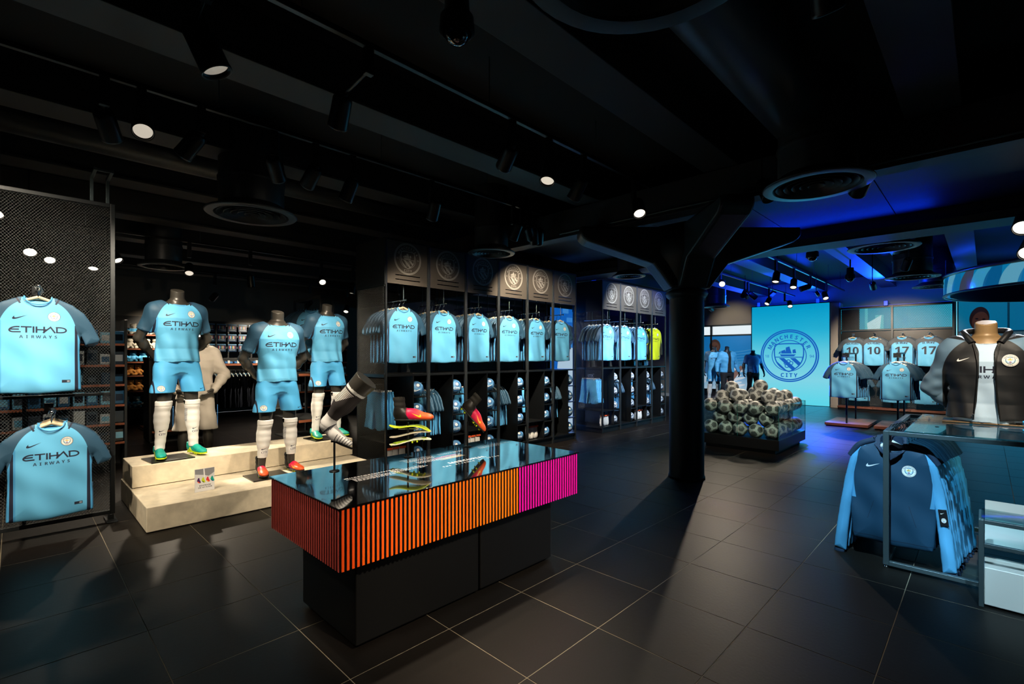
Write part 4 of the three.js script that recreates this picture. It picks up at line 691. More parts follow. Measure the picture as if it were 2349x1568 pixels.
const lockGeo = {
  ups: [[0, 0.022, -0.03, 0], [BW - 0.022, BW, -0.03, 0], [0, 0.022, -0.72, -0.69], [BW - 0.022, BW, -0.72, -0.69]].map(([a, b, c, d]) => bx(a, b, 0.0, LH, c, d, 0.003)),
  top: bx(0.022, BW - 0.022, 2.935, LH, -0.72, 0, 0.003), mid: bx(0.022, BW - 0.022, 1.235, 1.26, -0.72, -0.002, 0.003), base: bx(0.022, BW - 0.022, 0.095, 0.118, -0.72, -0.002, 0.003), kick: bx(0.022, BW - 0.022, 0, 0.095, -0.7, -0.02, 0.003), div: bx(0.4, 0.416, 0.118, 1.235, -0.7, -0.004, 0.002),
  bs: [0.385, 0.668, 0.951].map((y) => bx(0.416, BW - 0.022, y, y + 0.014, -0.6, -0.004, 0.002)), sub: bx(0.022, 0.4, 0.41, 0.424, -0.7, -0.004, 0.002), back: bx(0.022, 0.4, 0.118, 1.235, -0.712, -0.7, 0),
  rail: [rod([0.32, 2.215, -0.66], [0.32, 2.215, -0.05], 0.008), moved(new THREE.SphereGeometry(0.013, 12, 8), 0.32, 2.215, -0.045)], drop: [rod([0.32, 2.215, -0.1], [0.32, 2.42, -0.1], 0.006), rod([0.32, 2.215, -0.6], [0.32, 2.93, -0.6], 0.006), bx(0.3, 0.34, 2.9, 2.936, -0.62, -0.06, 0.002)],
  low: rod([0.022, 1.13, -0.36], [0.4, 1.13, -0.36], 0.008),
};
const lockShell = (() => mergeGeometries([norm(moved(backMesh, 0.025, 1.26, -0.705))]))();
const ord = ['first', 'second', 'third', 'fourth', 'fifth', 'sixth'], shelfName = ['bottom', 'third', 'second', 'top'];
const shortsSide = hungGeo(sym([[0.06, 0], [0.17, 0], [0.185, -0.03], [0.2, -0.2], [0.245, -0.47], [0.05, -0.5], [0.012, -0.25]]), { thick: 0.02, s: 1, h: 0.02, neck: 0, sway: 0.006 });
const packGeo = { roll: hungGeo(sym([[0.03, 0], [0.045, -0.02], [0.05, -0.2], [0.035, -0.25], [0.01, -0.255]]), { thick: 0.022, h: 0.012, neck: 0, sway: 0.003 }), card: bx(-0.042, 0.042, -0.03, 0.035, -0.012, 0.026, 0.003), flash: bx(-0.042, 0.042, -0.06, -0.03, 0.018, 0.03, 0.003) };
const orange = std(0xd9552a, 0.6);
function sockPack(pos, turn, label, group, mat) { const t = thing('sock_pack', label, 'socks', pos, turn, group); mesh('folded_socks', packGeo.roll, mat, t); mesh('header_card', packGeo.card, M.plastic, t); mesh('band', packGeo.flash, orange, t); }
const adult = {};
function locker(row, n, x, opt = {}) {
  const rowName = row ? 'far' : 'near', id = `${ord[n]} locker of the ${rowName} row`, pos = [x, 0, 5.28];
  const t = thing('locker', `${row ? 'blue-lit' : 'black'} open metal locker with crest panel, ${ord[n]} of the ${rowName} row`, 'locker', pos);
  lockGeo.ups.forEach((g) => mesh('upright', g, M.frame, t)); mesh('crest_panel', panelGeo, panelMat, t); mesh('top_panel', lockGeo.top, M.blackSatin, t); mesh('shelf', lockGeo.mid, M.blackSatin, t); mesh('base_shelf', lockGeo.base, M.blackSatin, t); mesh('kick_plate', lockGeo.kick, M.black, t); mesh('divider', lockGeo.div, M.blackSatin, t);
  lockGeo.bs.forEach((g) => mesh('ball_shelf', g, M.blackSatin, t)); mesh('hanging_rail', lockGeo.rail, M.chrome, t); mesh('rail_support', lockGeo.drop, M.steel, t); mesh('low_rail', lockGeo.low, M.chrome, t);
  stuffPart(mesh('back_mesh', lockShell, M.mesh, t)); if (n === 5 || row) stuffPart(mesh('back_mesh', moved(lowMesh, 0.025, 0.11, -0.705), M.mesh, t)); else mesh('back_panel', bx(0.022, BW - 0.022, 0.118, 1.235, -0.716, -0.702, 0), M.black, t);
  if (n === 0) { // open end of the row: sheet on top, expanded metal below
    mesh('side_panel', bx(-0.014, -0.002, 2.38, LH, -0.72, 0, 0.003), M.frame, t); mesh('side_rail', [bx(-0.012, 0.0, 1.225, 1.265, -0.7, -0.02, 0.002), bx(-0.012, 0.0, 2.355, 2.385, -0.7, -0.02, 0.002), bx(-0.012, 0, 0.09, 0.12, -0.7, -0.02, 0.002)], M.frame, t);
    for (const [g, y] of [[sideMeshA, 1.25], [sideMeshB, 0.11]]) stuffPart(mesh('side_mesh', moved(g, -0.004, y, -0.03, Math.PI / 2), M.mesh, t));
  }
  const odd = n % 2 === 0; if (odd) mesh('low_shelf', lockGeo.sub, M.blackSatin, t);
  // adult shirts, front one facing out
  const kit = opt.lime ? K.lime : K.home, col = opt.lime ? 'lime yellow' : 'pale blue';
  for (let i = 0; i < 6; i++) {
    const z = 0.11 + i * 0.085, tilt = i ? rr(-0.06, 0.06) : rr(-0.08, 0.08) - (row ? 0.12 : 0.05), dx = row ? -0.01 : 0;
    hungShirt(opt.lime ? LONGS[0] : (i ? COARSE : MEDIUM)[(i + n) % 3], kit, [x + 0.32 + dx, 2.115 - i * 0.002, 5.28 + z], tilt, i ? `${col} shirt behind the front one in the ${id}` : `${col} shirt hanging at the front of the ${id}`, i ? `${col} shirts behind the front one in the ${id}` : undefined, 0.96);
    hanger([x + 0.32, 2.12, 5.28 + z], tilt, i ? `hanger behind the front one in the ${id}` : `front hanger on the rail in the ${id}`, i ? `rear hangers in the ${id}` : undefined, row ? M.hangerWhite : M.hanger, 1);
  }
  // lower left compartment
  if (!odd) for (let i = 0; i < 6; i++) {
    const l = `sky blue shirt hung sideways low in the ${id}`;
    hungShirt(COARSE[i % 3], K.home, [x + 0.06 + i * 0.045 - (row ? 0.02 : 0), 1.03, 5.28 + 0.36 + rr(-0.01, 0.02)], Math.PI / 2 + rr(-0.08, 0.08), l, `sideways shirts low in the ${id}`, 0.86); hanger([x + 0.06 + i * 0.045 - (row ? 0.02 : 0), 1.035, 5.64], Math.PI / 2, `hanger of a sideways shirt low in the ${id}`, `low hangers in the ${id}`, M.hangerWhite, 1);
  } else {
    const m = n === 0 ? 6 : 3;
    for (let i = 0; i < m; i++) {
      const px = x + 0.045 + i * 0.032, o = thing('football_shorts', `${col} shorts clipped sideways low in the ${id}`, 'shorts', [px, 1.03, 5.64 + rr(-0.02, 0.02)], Math.PI / 2 + rr(-0.06, 0.06), `clipped shorts in the ${id}`); mesh('shorts_cloth', shortsSide, opt.lime ? std(0xc7d410, 0.7) : K.sky, o); mesh('waistband', bx(-0.17, 0.17, -0.03, 0.003, -0.012, 0.012, 0.004), COLLAR, o);
      hanger([px, 1.04, 5.64], Math.PI / 2, `clip hanger of shorts in the ${id}`, `clip hangers in the ${id}`, M.hangerWhite, 1, true);
    }
    for (let i = 0; i < 3; i++) sockPack([x + 0.1 + i * 0.1, 0.373, 5.28 + 0.08 + rr(0, 0.03)], rr(-0.15, 0.15), `${opt.lime ? 'lime' : 'white'} sock pack with dark header low in the ${id}`, `sock packs in the ${id}`, opt.lime ? std(0xc7d410, 0.8) : M.sock);
  }
  for (let k = 0; k < 4; k++) {
    const b = tag(mesh(numbered('football'), ballSmall, row ? BALL.pale : odd ? BALL.tick : BALL.city, scene), `${row ? 'pale patched' : odd ? 'blue tick-marked' : 'blue lettered'} ball on the ${shelfName[k]} ball shelf of the ${id}`, 'ball');
    b.position.set(x + 0.52, [0.118, 0.399, 0.682, 0.965][k] + 0.098, -5.39); b.rotation.set(rr(-0.1, 0.15), -0.35 + rr(-0.25, 0.25), rr(-0.15, 0.15));
  }
}
for (let n = 0; n < 6; n++) locker(0, n, 3.187 + n * BW);
for (let n = 0; n < 4; n++) locker(1, n, 7.907 + n * BW, { lime: n === 3 });
// ---------------------------------------------------------------- striped display table
{
  const x0 = 1.06, x1 = 2.94, w0 = 2.17, w1 = 3.06, yT = 0.78, yB = 0.474, W = x1 - x0, D = w1 - w0;
  const t = thing('display_table', 'long glossy black display table with red, orange and pink striped sides', 'table', [x0, 0, w0]);
  const art = canvasTex(2048, 968, (c, w, h) => {
    c.fillStyle = '#020203'; c.fillRect(0, 0, w, h);
    const lines = (x, y, n, len, s = 9) => { c.fillStyle = '#e8e8e8'; for (let k = 0; k < n; k++) { let p = 0; const L = len * rr(0.8, 1); while (p < L) { const q = rr(8, 30); c.fillRect(x + p, y + k * s * 1.9, q, s * 0.75); p += q + 6; } } };
    const head = (x, y, len) => { c.fillStyle = '#f2f2f2'; c.fillRect(x, y, len, 5); };
    // rows run along the long side, read from the near side
    lines(300, 415, 1, 430, 18); head(300, 450, 240); lines(330, 470, 4, 330); lines(620, 440, 4, 300);
    head(840, 215, 300); lines(850, 245, 4, 280); lines(1180, 215, 3, 260); lines(1160, 300, 5, 180); lines(900, 330, 4, 240);
    c.fillStyle = '#b5383a'; c.beginPath(); c.moveTo(1060, 330); c.bezierCurveTo(1110, 300, 1200, 312, 1290, 296); c.lineTo(1310, 322); c.bezierCurveTo(1200, 345, 1120, 352, 1060, 350); c.fill(); c.fillStyle = '#d9c49a'; for (const y of [362, 382, 402]) { c.beginPath(); c.ellipse(1200, y, 130, 7, -0.05, 0, 7); c.fill(); }
    c.fillStyle = '#f4f4f4'; c.font = 'bold 64px sans-serif'; c.textAlign = 'center'; c.fillText('MERCURIAL', 1230, 560); c.font = 'bold 30px sans-serif'; [...'THE SCIENCE OF SPEED'].forEach((ch, k) => c.fillText(ch, 960 + k * 28, 610));
    head(1560, 190, 330); head(1600, 225, 420); lines(1590, 240, 3, 260); lines(1780, 205, 3, 200);
  });
  const top = bx(0, W, yT - 0.007, yT, -D, 0, 0.002); mesh('table_top', top, phys(0x030304, 0.05, { clearcoat: 1, clearcoatRoughness: 0.02 }), t);
  const face = new THREE.PlaneGeometry(W - 0.01, D - 0.01); face.rotateX(-Math.PI / 2); face.translate(W / 2, yT + 0.0004, -D / 2);
  mesh('printed_top', face, phys(0xffffff, 0.06, { map: art, clearcoat: 1, clearcoatRoughness: 0.03, bumpMap: clone(dataTex(128, (u, v) => 0.5 + 0.25 * Math.sin(u * 44 + 3 * Math.sin(v * 19)) * fbm(u, v, 8, 4, 2)), 2, 1), bumpScale: 0.00035 }), t);
  mesh('apron_core', bx(0.012, W - 0.012, yB + 0.004, yT - 0.007, -D + 0.012, -0.012, 0.003), M.plastic, t);
  const slat = bx(-0.0068, 0.0068, yB, yT - 0.0075, -0.0016, 0.0016, 0.0008), slatN = bx(-0.0066, 0.0066, yB, yT - 0.0075, -0.0016, 0.0016, 0.0008), mats = new Map(), col = (h, s, l) => { const k = h + '_' + s + '_' + l; if (!mats.has(k)) { const c = new THREE.Color(); c.setHSL(h, s, l); mats.set(k, std(c, 0.5)); } return mats.get(k); };
  const nF = 70; for (let k = 0; k < nF; k++) { const u = (k + 0.5) / nF, m = mesh('slat', slat, u < 0.66 ? col(0.014 + 0.026 * Math.round(u * 8) / 5.3, 1, 0.5) : col(0.916, 1, 0.5), t); m.position.set(0.014 + u * (W - 0.02), 0, -0.0108); }
  for (let k = 0; k < 33; k++) { const u = (k + 0.5) / 33, m = mesh('slat', slatN, col(0.005, 0.8, 0.33), t); m.rotation.y = Math.PI / 2; m.position.set(0.0108, 0, -0.012 - u * (D - 0.02)); }
  for (let k = 0; k < 33; k++) { const u = (k + 0.5) / 33, m = mesh('slat', slatN, col(0.916, 1, 0.5), t); m.rotation.y = Math.PI / 2; m.position.set(W - 0.0108, 0, -0.012 - u * (D - 0.02)); }
  for (const [a, b] of [[0.15, 0.985], [1.0, 1.7]]) { mesh('pedestal', [bx(a, b, 0.02, yB + 0.004, -D + 0.12, -0.12, 0.008), bx(a + 0.03, b - 0.03, 0, 0.03, -D + 0.15, -0.15, 0)], std(0x070707, 0.42), t); }
}
const stand = (pos, label, h) => { const t = thing('display_stand', label, 'stand', pos); mesh('base_disc', lathe([[0.001, 0], [0.03, 0], [0.03, 0.004], [0.008, 0.008], [0.001, 0.008]], 24), M.plastic, t); mesh('pole', rod([0, 0.004, 0], [0, h, 0], 0.0065, 10), M.plastic, t); return t; };
{ // lower leg form wearing a grip sock, heel up
  const P = [1.393, 0.781, 2.906]; stand(P, 'thin black pole holding up the socked leg form', 0.185);
  const t = thing('leg_form', 'grey leg form in black and white sock, tilted on a pole over the table', 'display leg', [P[0], 0.965, P[2]], -45.7 * Math.PI / 180);
  const A = [-0.035, 0.13, 0], Kn = [0.215, 0.4, 0];
  const f = (x, y, z) => { let d = cone(x, y, z, A, [0.06, 0.235, 0], 0.037, 0.054); d = smin(d, cone(x, y, z, [0.06, 0.235, 0], Kn, 0.06, 0.078), 0.04); d = smin(d, cone(x, y, z, [-0.045, 0.105, 0], [-0.048, 0.1, 0], 0.04, 0.036), 0.03); d = smin(d, cone(x, y, z, [-0.035, 0.09, 0], [0.0, 0.045, 0], 0.038, 0.036), 0.03); d = smin(d, cone(x, y, z, [0.0, 0.045, 0], [0.095, -0.012, 0], 0.037, 0.018), 0.02); const n = [0.68, 0.73]; return Math.max(d, (x - 0.2) * n[0] + (y - 0.385) * n[1]); };
  const g = net(f, [-0.14, -0.06, -0.09], [0.32, 0.48, 0.09], 0.0055, (x, y) => [(x + 0.14) / 0.46, (y + 0.06) / 0.54]), along = (x, y) => (x - A[0]) * 0.68 + (y - A[1]) * 0.73;
  const tex = canvasTex(512, 600, (c, w, h) => { c.fillStyle = '#241f20'; c.fillRect(0, 0, w, h); c.save(); c.translate((-0.035 + 0.14) / 0.46 * w, h - (0.13 + 0.06) / 0.54 * h); c.rotate(-0.82); c.fillStyle = '#e6e4e0'; for (let k = 0; k < 12; k++) c.fillRect(150 + k * 9.5, -70, 4.6, 30 + k * 6); c.strokeStyle = '#3d3738'; for (let k = 0; k < 8; k++) { c.beginPath(); c.moveTo(60, k * 8 - 10); c.lineTo(250, k * 8); c.stroke(); } c.restore(); });
  const foot = canvasTex(512, 600, (c, w, h) => { c.fillStyle = '#d4d3d2'; c.fillRect(0, 0, w, h); c.strokeStyle = '#3c3e44'; c.lineWidth = 4.5; for (let k = 0; k < 9; k++) { c.beginPath(); c.moveTo(150 + k * 16, 545 + k * 5); c.lineTo(190 + k * 17, 480 + k * 10); c.stroke(); } for (let k = 0; k < 5; k++) { c.beginPath(); c.moveTo(85 + k * 14, 470 - k * 6); c.lineTo(140 + k * 8, 425 - k * 4); c.stroke(); } swoosh(c, 150, 535, 34, '#33353b'); });
  const isFoot = (x, y) => along(x, y) < 0.035 - 0.5 * Math.min(0, x + 0.035);
  mesh('calf_form', pick(g, (x, y) => along(x, y) > 0.262), M.skin, t); mesh('sock_leg', pick(g, (x, y) => along(x, y) <= 0.245 && !isFoot(x, y)), std(0xffffff, 0.85, 0, { map: tex }), t); mesh('sock_band', pick(g, (x, y) => along(x, y) > 0.245 && along(x, y) <= 0.262), M.sock, t); mesh('sock_foot', pick(g, (x, y) => isFoot(x, y)), std(0xffffff, 0.85, 0, { map: foot }), t);
  mesh('cradle', tube([[-0.02, 0.0, 0], [0.0, 0.0, 0], [0.05, -0.022, 0], [0.11, -0.045, 0]], 0.007, 12, 8), M.plastic, t);
}
{ // boot above its separate plates
  const P = [1.95, 0.781, 2.932], yaw = 44.3 * Math.PI / 180; stand(P, 'black pole carrying the high pink boot and its loose soles', 0.245);
  const group = thing('football_boot', 'pink and orange sock boot floating level over loose soles', 'boot', [1.935, 1.03, 2.945], yaw); const b = boot(null, { upper: flame, sole: M.black, lace: M.black, collar: collarKnit, heel: std(0x1a1713, 0.5) }); for (const c of [...b.children]) if (c.name !== 'studs') group.add(c); group.scale.setScalar(0.95);
  const plate = (name, label, y, tilt, mat, studs, k) => {
    const t = thing(name, label, 'boot sole', [1.95, y, 2.932], yaw); t.rotation.order = 'YXZ'; t.rotation.x = tilt;
    const g = net((x, yy, z) => Math.max(bootShape(x, 0.036, z) * 0.9 - 0.003, Math.abs(yy - k * 0.5 * (z - 0.05) * Math.sin((z + 0.1) * 12)) - 0.004), [-0.07, -0.05, -0.12], [0.07, 0.06, 0.24], 0.0045); mesh('plate', moved(g, 0, 0, -0.05), mat, t); if (studs) { mesh('studs', STUDS.map(([x, z]) => moved(studGeo, x, -0.008, z - 0.05)), M.lime, t); mesh('inlay', moved(bootGeo.sole, 0, -0.012, -0.04, 0, 0, 0, 0.8), std(0x8aa51a, 0.5), t); }
  };
  plate('boot_plate', 'thin lime yellow curved plate just under the level boot', 1.0, 0.1, M.lime, false, 0.5);
  plate('boot_insole', 'grey and white loose insole, middle of the separated soles', 0.945, -0.16, std(0xb0a894, 0.6), false, 0.2);
  plate('boot_outsole', 'lime and white studded outsole, lowest of the separated soles', 0.895, -0.16, std(0xd6d8c2, 0.5), true, 0.3);
  for (const [x, w] of [[1.9, 2.98], [2.0, 2.885]]) mesh('clip', rod([1.95 - P[0], 0.2, 0], [x - P[0], 0.2, -(w - P[2])], 0.004), M.chrome, scene.children.filter((o) => o.name.startsWith('display_stand')).pop());
  stand([2.5, 0.781, 2.93], 'black pole carrying the pink boot that points its toe down', 0.2);
  const d = thing('football_boot', 'pink boot with black collar pointing its toe down to show studs', 'boot', [2.485, 1.03, 2.935], yaw + 0.25); d.rotation.order = 'YXZ'; d.rotation.x = 0.86; const b2 = boot(null, { upper: flame, sole: M.black, lace: M.black, collar: collarKnit, heel: std(0x1a1713, 0.5), stud: M.lime }); for (const c of [...b2.children]) d.add(c); d.scale.setScalar(0.95);
}
// ---------------------------------------------------------------- glass bin of footballs
{
  const X0 = 8.0, X1 = 9.5, W0 = 2.22, W1 = 3.42, glass = phys(0xf0fafa, 0.02, { transmission: 1, thickness: 0, ior: 1.5, specularIntensity: 0.7 });
  const t = thing('ball_bin', 'low glass-sided bin on a black base filled with footballs', 'display bin', [X0, 0, W0]);
  const W = X1 - X0, D = W1 - W0; mesh('base', bx(0, W, 0.06, 0.22, -D, 0, 0.006), M.blackSatin, t); mesh('recessed_foot', bx(0.07, W - 0.07, 0, 0.06, -D + 0.07, -0.07, 0.003), M.black, t);
  for (const [a, b, c, d] of [[0, W / 2 - 0.002, -0.008, 0], [W / 2 + 0.002, W, -0.008, 0], [0, W, -D, -D + 0.008], [0, 0.008, -D / 2 - 0.003 , -0.01], [0, 0.008, -D + 0.01, -D / 2], [W - 0.008, W, -D + 0.01, -0.01]]) mesh('glass_pane', bx(a, b, 0.222, 0.73, c, d, 0.001), glass, t);
  const edge = std(0x1c5f5c, 0.15); for (const [a, d] of [[0.004, -0.004], [W / 2, -0.004], [W - 0.004, -0.004], [W - 0.004, -D + 0.004], [0.004, -D / 2]]) mesh('glass_edge', rod([a, 0.222, d], [a, 0.73, d], 0.0035, 6), edge, t);
  mesh('glass_edge', [rod([0, 0.73, -0.004], [W, 0.73, -0.004], 0.002, 5), rod([0.004, 0.73, 0], [0.004, 0.73, -D], 0.002, 5), rod([W - 0.004, 0.73, 0], [W - 0.004, 0.73, -D], 0.002, 5)], edge, t);
  const spots = []; for (let L = 0; L < 3; L++) { const nx = L % 2 ? 6 : 7, nw = L % 2 ? 4 : 5; for (let i = 0; i < nx; i++) for (let j = 0; j < nw; j++) { if (L < 2 && i > 0 && i < nx - 1 && j > 0 && j < nw - 1) continue; spots.push([X0 + 0.12 + (L % 2 ? 0.105 : 0) + i * 0.21, 0.33 + L * 0.175, W0 + 0.125 + (L % 2 ? 0.115 : 0) + j * 0.236]); } }
  for (const [i, j] of [[0, 0], [1, 1], [2, 0], [3, 1], [1, 2], [2, 3], [0, 2], [4, 0], [4, 2], [3, 3], [0, 3], [5, 1]]) spots.push([X0 + 0.22 + i * 0.212, 0.84, W0 + 0.2 + j * 0.24]); spots.push([X0 + 0.5, 0.985, W0 + 0.42], [X0 + 0.32, 0.99, W0 + 0.8]);
  for (const [x, y, w] of spots) { const top = y > 0.75, b = tag(mesh(numbered('football'), ballSphere, BALL.bin, scene), top ? 'grey and white patched ball heaped above the rim of the glass bin' : 'grey and white patched ball behind the panes of the glass bin', 'ball', top ? 'balls above the rim of the bin' : 'balls behind the glass of the bin'); b.position.set(x + rr(-0.008, 0.008), y + (y > 0.75 ? rr(-0.025, 0.02) : rr(-0.006, 0.006)), -w + rr(-0.01, 0.01)); b.rotation.set(rr(0, 6), rr(0, 6), rr(0, 6)); }
}
// ---------------------------------------------------------------- lit crest panel on the far wall
{
  const t = thing('light_box', 'tall glowing turquoise light box printed with the blue round crest', 'light box', [16.6, 0, 4.33], -Math.PI / 2), W = 2.13, H = 3.03;
  const art = canvasTex(1024, 1456, (c, w, h) => {
    const g = c.createLinearGradient(0, 0, 0, h); g.addColorStop(0, '#049fd0'); g.addColorStop(0.25, '#22b4dc'); g.addColorStop(0.45, '#5fd0e8'); g.addColorStop(0.75, '#86def0'); g.addColorStop(1, '#5fe0f4'); c.fillStyle = g; c.fillRect(0, 0, w, h);
    crest(c, 512, 745, 390, '#1a62c4', null);
  });
  mesh('cabinet', bx(-W / 2 - 0.03, W / 2 + 0.03, 0.0, H + 0.03, -0.14, -0.002, 0.006), std(0x24506e, 0.4, 0.4), t);
  const face = new THREE.PlaneGeometry(W, H); face.translate(0, H / 2 + 0.015, 0.001);
  mesh('printed_face', face, std(0x101418, 0.2, 0, { map: art, emissive: 0xffffff, emissiveMap: art, emissiveIntensity: 0.9 }), t);
  const l = new THREE.RectAreaLight(0x35bff0, 2.4, W, H); l.name = 'glow'; l.position.set(0, H / 2, 0.02); l.rotation.y = Math.PI; t.add(l);
}
// three mannequins before the window film
for (const [x, w, turn, kind, label] of [[14.99, 5.97, -0.75, 0, 'distant headless mannequin in sky blue kit at the window film'], [14.76, 5.49, -0.7, 1, 'distant headless mannequin in open blue jacket and black trousers'], [15.85, 5.12, -0.8, 2, 'distant slim headless mannequin in royal blue shirt and dark leggings before the glowing crest']]) {
  const t = mannequin([x, kind === 2 ? 0.08 : 0.05, w], turn, label, { pose: 'sides', kit: kind === 0, scale: kind === 2 ? 0.9 : 0.97, boots: kind === 0 ? 'teal' : undefined });
  const skin = t.children.find((c) => c.name === 'body'); skin.material = std(0x1b222c, 0.4);
  if (kind) { mesh('trousers', trousersGeo(), std(0x0c0f18, 0.8), t); if (kind === 1) { mesh('undershirt', topB, std(0x0d0f14, 0.8), t); mesh('jacket', topGeo(POSE.sides, { sleeve: 1, grow: 0.034, open: true, s: 1 }, 1, 0.014), std(0x4a9ed0, 0.65), t); } else mesh('shirt', topGeo(POSE.sides, { s: 3, grow: 0.012 }, 1, 0.014), std(0x3f86d8, 0.6), t); }
}
{ const t = thing('display_plinth', 'low black platform under the mannequins by the window film', 'plinth', [15.25, 0, 5.6], -0.75); mesh('platform', bx(-1.1, 1.1, 0, 0.05, -0.55, 0.55, 0.004), M.blackSatin, t); mesh('edge_band', bx(-1.1, 1.1, 0.01, 0.04, 0.55, 0.556, 0.002), M.steel, t); }
// ---------------------------------------------------------------- glass table with the jacket rail and the dressed torso
{
  const t = thing('glass_table', 'grey steel framed glass table with jackets on its end bar, torso on top', 'table', [4.32, 0, 0.506]), L = 1.35, D = 1.7, H = 0.968, b = 0.017;
  for (const [x, z] of [[0, 0], [L, 0], [0, D], [L, D]]) mesh('post', bx(x - b, x + b, 0.02, H, z - b, z + b, 0.003), M.steel, t);
  for (const y of [[0.02, 0.05], [H - 0.03, H]]) { for (const x of [0, L]) mesh('rail', bx(x - b, x + b, y[0], y[1], b, D - b, 0.003), M.steel, t); for (const z of [0, D]) mesh('rail', bx(b, L - b, y[0], y[1], z - b, z + b, 0.003), M.steel, t); }
  for (const [x, z] of [[0, 0], [L, 0], [0, D], [L, D]]) mesh('foot', lathe([[0.001, 0], [0.014, 0], [0.014, 0.006], [0.005, 0.02], [0.001, 0.02]], 12).translate(x, 0, z), M.chrome, t);
  mesh('glass_top', bx(-0.01, L + 0.01, H, H + 0.01, 0.1, D, 0.002), phys(0xbfe6e8, 0.03, { transmission: 1, thickness: 0, ior: 1.5 }), t);
  mesh('fixing_disc', lathe([[0.001, H + 0.01], [0.012, H + 0.01], [0.012, H + 0.013], [0.001, H + 0.014]], 20).translate(0.4, 0, 0.25), M.chrome, t);
  mesh('low_deck', worldUV(bx(0.02, L - 0.02, 0.27, 0.3, 0.5, D - 0.02, 0.004)), std(0xcfccc4, 0.3), t);
  // torso
  const m = thing('torso_form', 'headless torso in open black jacket with grey sleeves over a sky blue shirt', 'mannequin', [5.24, H + 0.011, 0.0], -Math.PI / 2 + 0.02), dy = -0.965;
  const on = (n, g, q) => { const k = mesh(n, g, q, m); k.position.y = dy; return k; };
  on('body', bodyGeo('behind', 0.99), std(0x8f7450, 0.45, 0.1)); on('shirt', topGeo(POSE.behind, { hem: 0.975, s: 2.2, grow: 0.014 }, 0.86, 0.009), cloth(shirtSheet({ body: '#b4d0ea', sleeve: SLEEVE, side: '#b4d0ea' })));
  const jk = topGeo(POSE.behind, { sleeve: 1, grow: 0.045, open: true, hem: 1.0, s: 4 }, 1, 0.0095), sl = (x, y) => Math.abs(x) > (y > 1.36 ? lerp(0.252, 0.12, step(1.36, 1.62, y)) : 0.252);
  const two = cloth(canvasTex(SX, SY, (c) => { c.fillStyle = '#1b1d21'; c.fillRect(0, 0, SX, SY); c.fillStyle = '#64839d'; for (const s of [-1, 1]) { c.beginPath(); c.moveTo(X(s * 0.5), Y(1.7)); c.lineTo(X(s * 0.115), Y(1.6)); c.bezierCurveTo(X(s * 0.18), Y(1.56), X(s * 0.24), Y(1.48), X(s * 0.252), Y(1.36)); c.lineTo(X(s * 0.252), Y(0.88)); c.lineTo(X(s * 0.5), Y(0.88)); c.fill(); } }), { sheen: 0, roughness: 0.6 });
  on('jacket', pick(jk, (x, y) => !sl(x, y)), two); on('sleeve', pick(jk, (x, y) => sl(x, y) && x > 0), two); on('sleeve', pick(jk, (x, y) => sl(x, y) && x < 0), two);
  for (const s of [-1, 1]) { const c = new THREE.TubeGeometry(new THREE.CatmullRomCurve3([[0.075, 1.58, 0.1], [0.115, 1.645, 0.05], [0.125, 1.67, -0.03], [0.07, 1.68, -0.09], [0, 1.68, -0.1]].map((p) => new THREE.Vector3(s * p[0], p[1], p[2]))), 20, 0.022, 8); c.applyMatrix4(new THREE.Matrix4()); on('stand_collar', c, K.jacket); }
  const zip = (s) => tube([[s * 0.075, 1.58, 0.12], [s * 0.052, 1.45, 0.183], [s * 0.053, 1.25, 0.172], [s * 0.07, 1.02, 0.17]], 0.004, 24, 5); on('zip', zip(-1), M.black); on('zip', zip(1), M.black); on('zip_pull', bx(-0.08, -0.066, 1.0, 1.045, 0.17, 0.18, 0.003), M.chrome);
  const badge = (n, w, h, x, y, draw) => { const g = new THREE.PlaneGeometry(w, h, 8, 8), p = g.attributes.position; const f = topField(POSE.behind, { sleeve: 1, grow: 0.045, hem: 1.0, s: 4 }); for (let i = 0; i < p.count; i++) { const px = p.getX(i) + x, py = p.getY(i) + y; let z = 0.3; while (f(px, py, z) > 0.004 && z > 0) z -= 0.002; p.setXYZ(i, px, py, z + 0.0015); } g.computeVertexNormals(); on(n, g, std(0xffffff, 0.6, 0, { map: draw, transparent: true })); };
  const cb = canvasTex(256, 256, (c) => { c.clearRect(0, 0, 256, 256); crest(c, 128, 128, 124, '#16233f', null, true); }), sb = canvasTex(256, 128, (c) => { c.clearRect(0, 0, 256, 128); swoosh(c, 128, 62, 220, '#e8e8e8'); });
  badge('crest_badge', 0.098, 0.098, 0.125, 1.45, cb); badge('tick_mark', 0.085, 0.042, -0.128, 1.455, sb);
  mesh('base_plate', bx(-0.25, 0.25, 0, 0.012, -0.13, 0.13, 0.003), M.bronze, m); mesh('pole', rod([0, 0.012, 0], [0, 0.06, 0], 0.02), M.black, m);
  // jackets on the end bar
  const JB = sym([[0.06, 0.01], [0.1, 0.0], [0.19, -0.05], [0.225, -0.13], [0.232, -0.26], [0.245, -0.5], [0.235, -0.69], [0.225, -0.735], [0, -0.745]]), JS = [[0.11, 0.0], [0.19, -0.045], [0.245, -0.12], [0.285, -0.3], [0.33, -0.62], [0.352, -0.84], [0.275, -0.86], [0.262, -0.7], [0.235, -0.42], [0.205, -0.2]];
  const jb = hungGeo(JB, { thick: 0.035, s: 1, h: 0.009, sway: 0.008, neck: 1 }), jsR = hungGeo(JS, { thick: 0.03, s: 2, h: 0.009, neck: 0, sway: 0.012 }), jsL = flipX(jsR), jbC = hungGeo(JB, { thick: 0.033, s: 3, h: 0.018, sway: 0.01, neck: 1 }), jsRC = hungGeo(JS, { thick: 0.028, s: 4, h: 0.018, neck: 0, sway: 0.012 }), jsLC = flipX(jsRC);
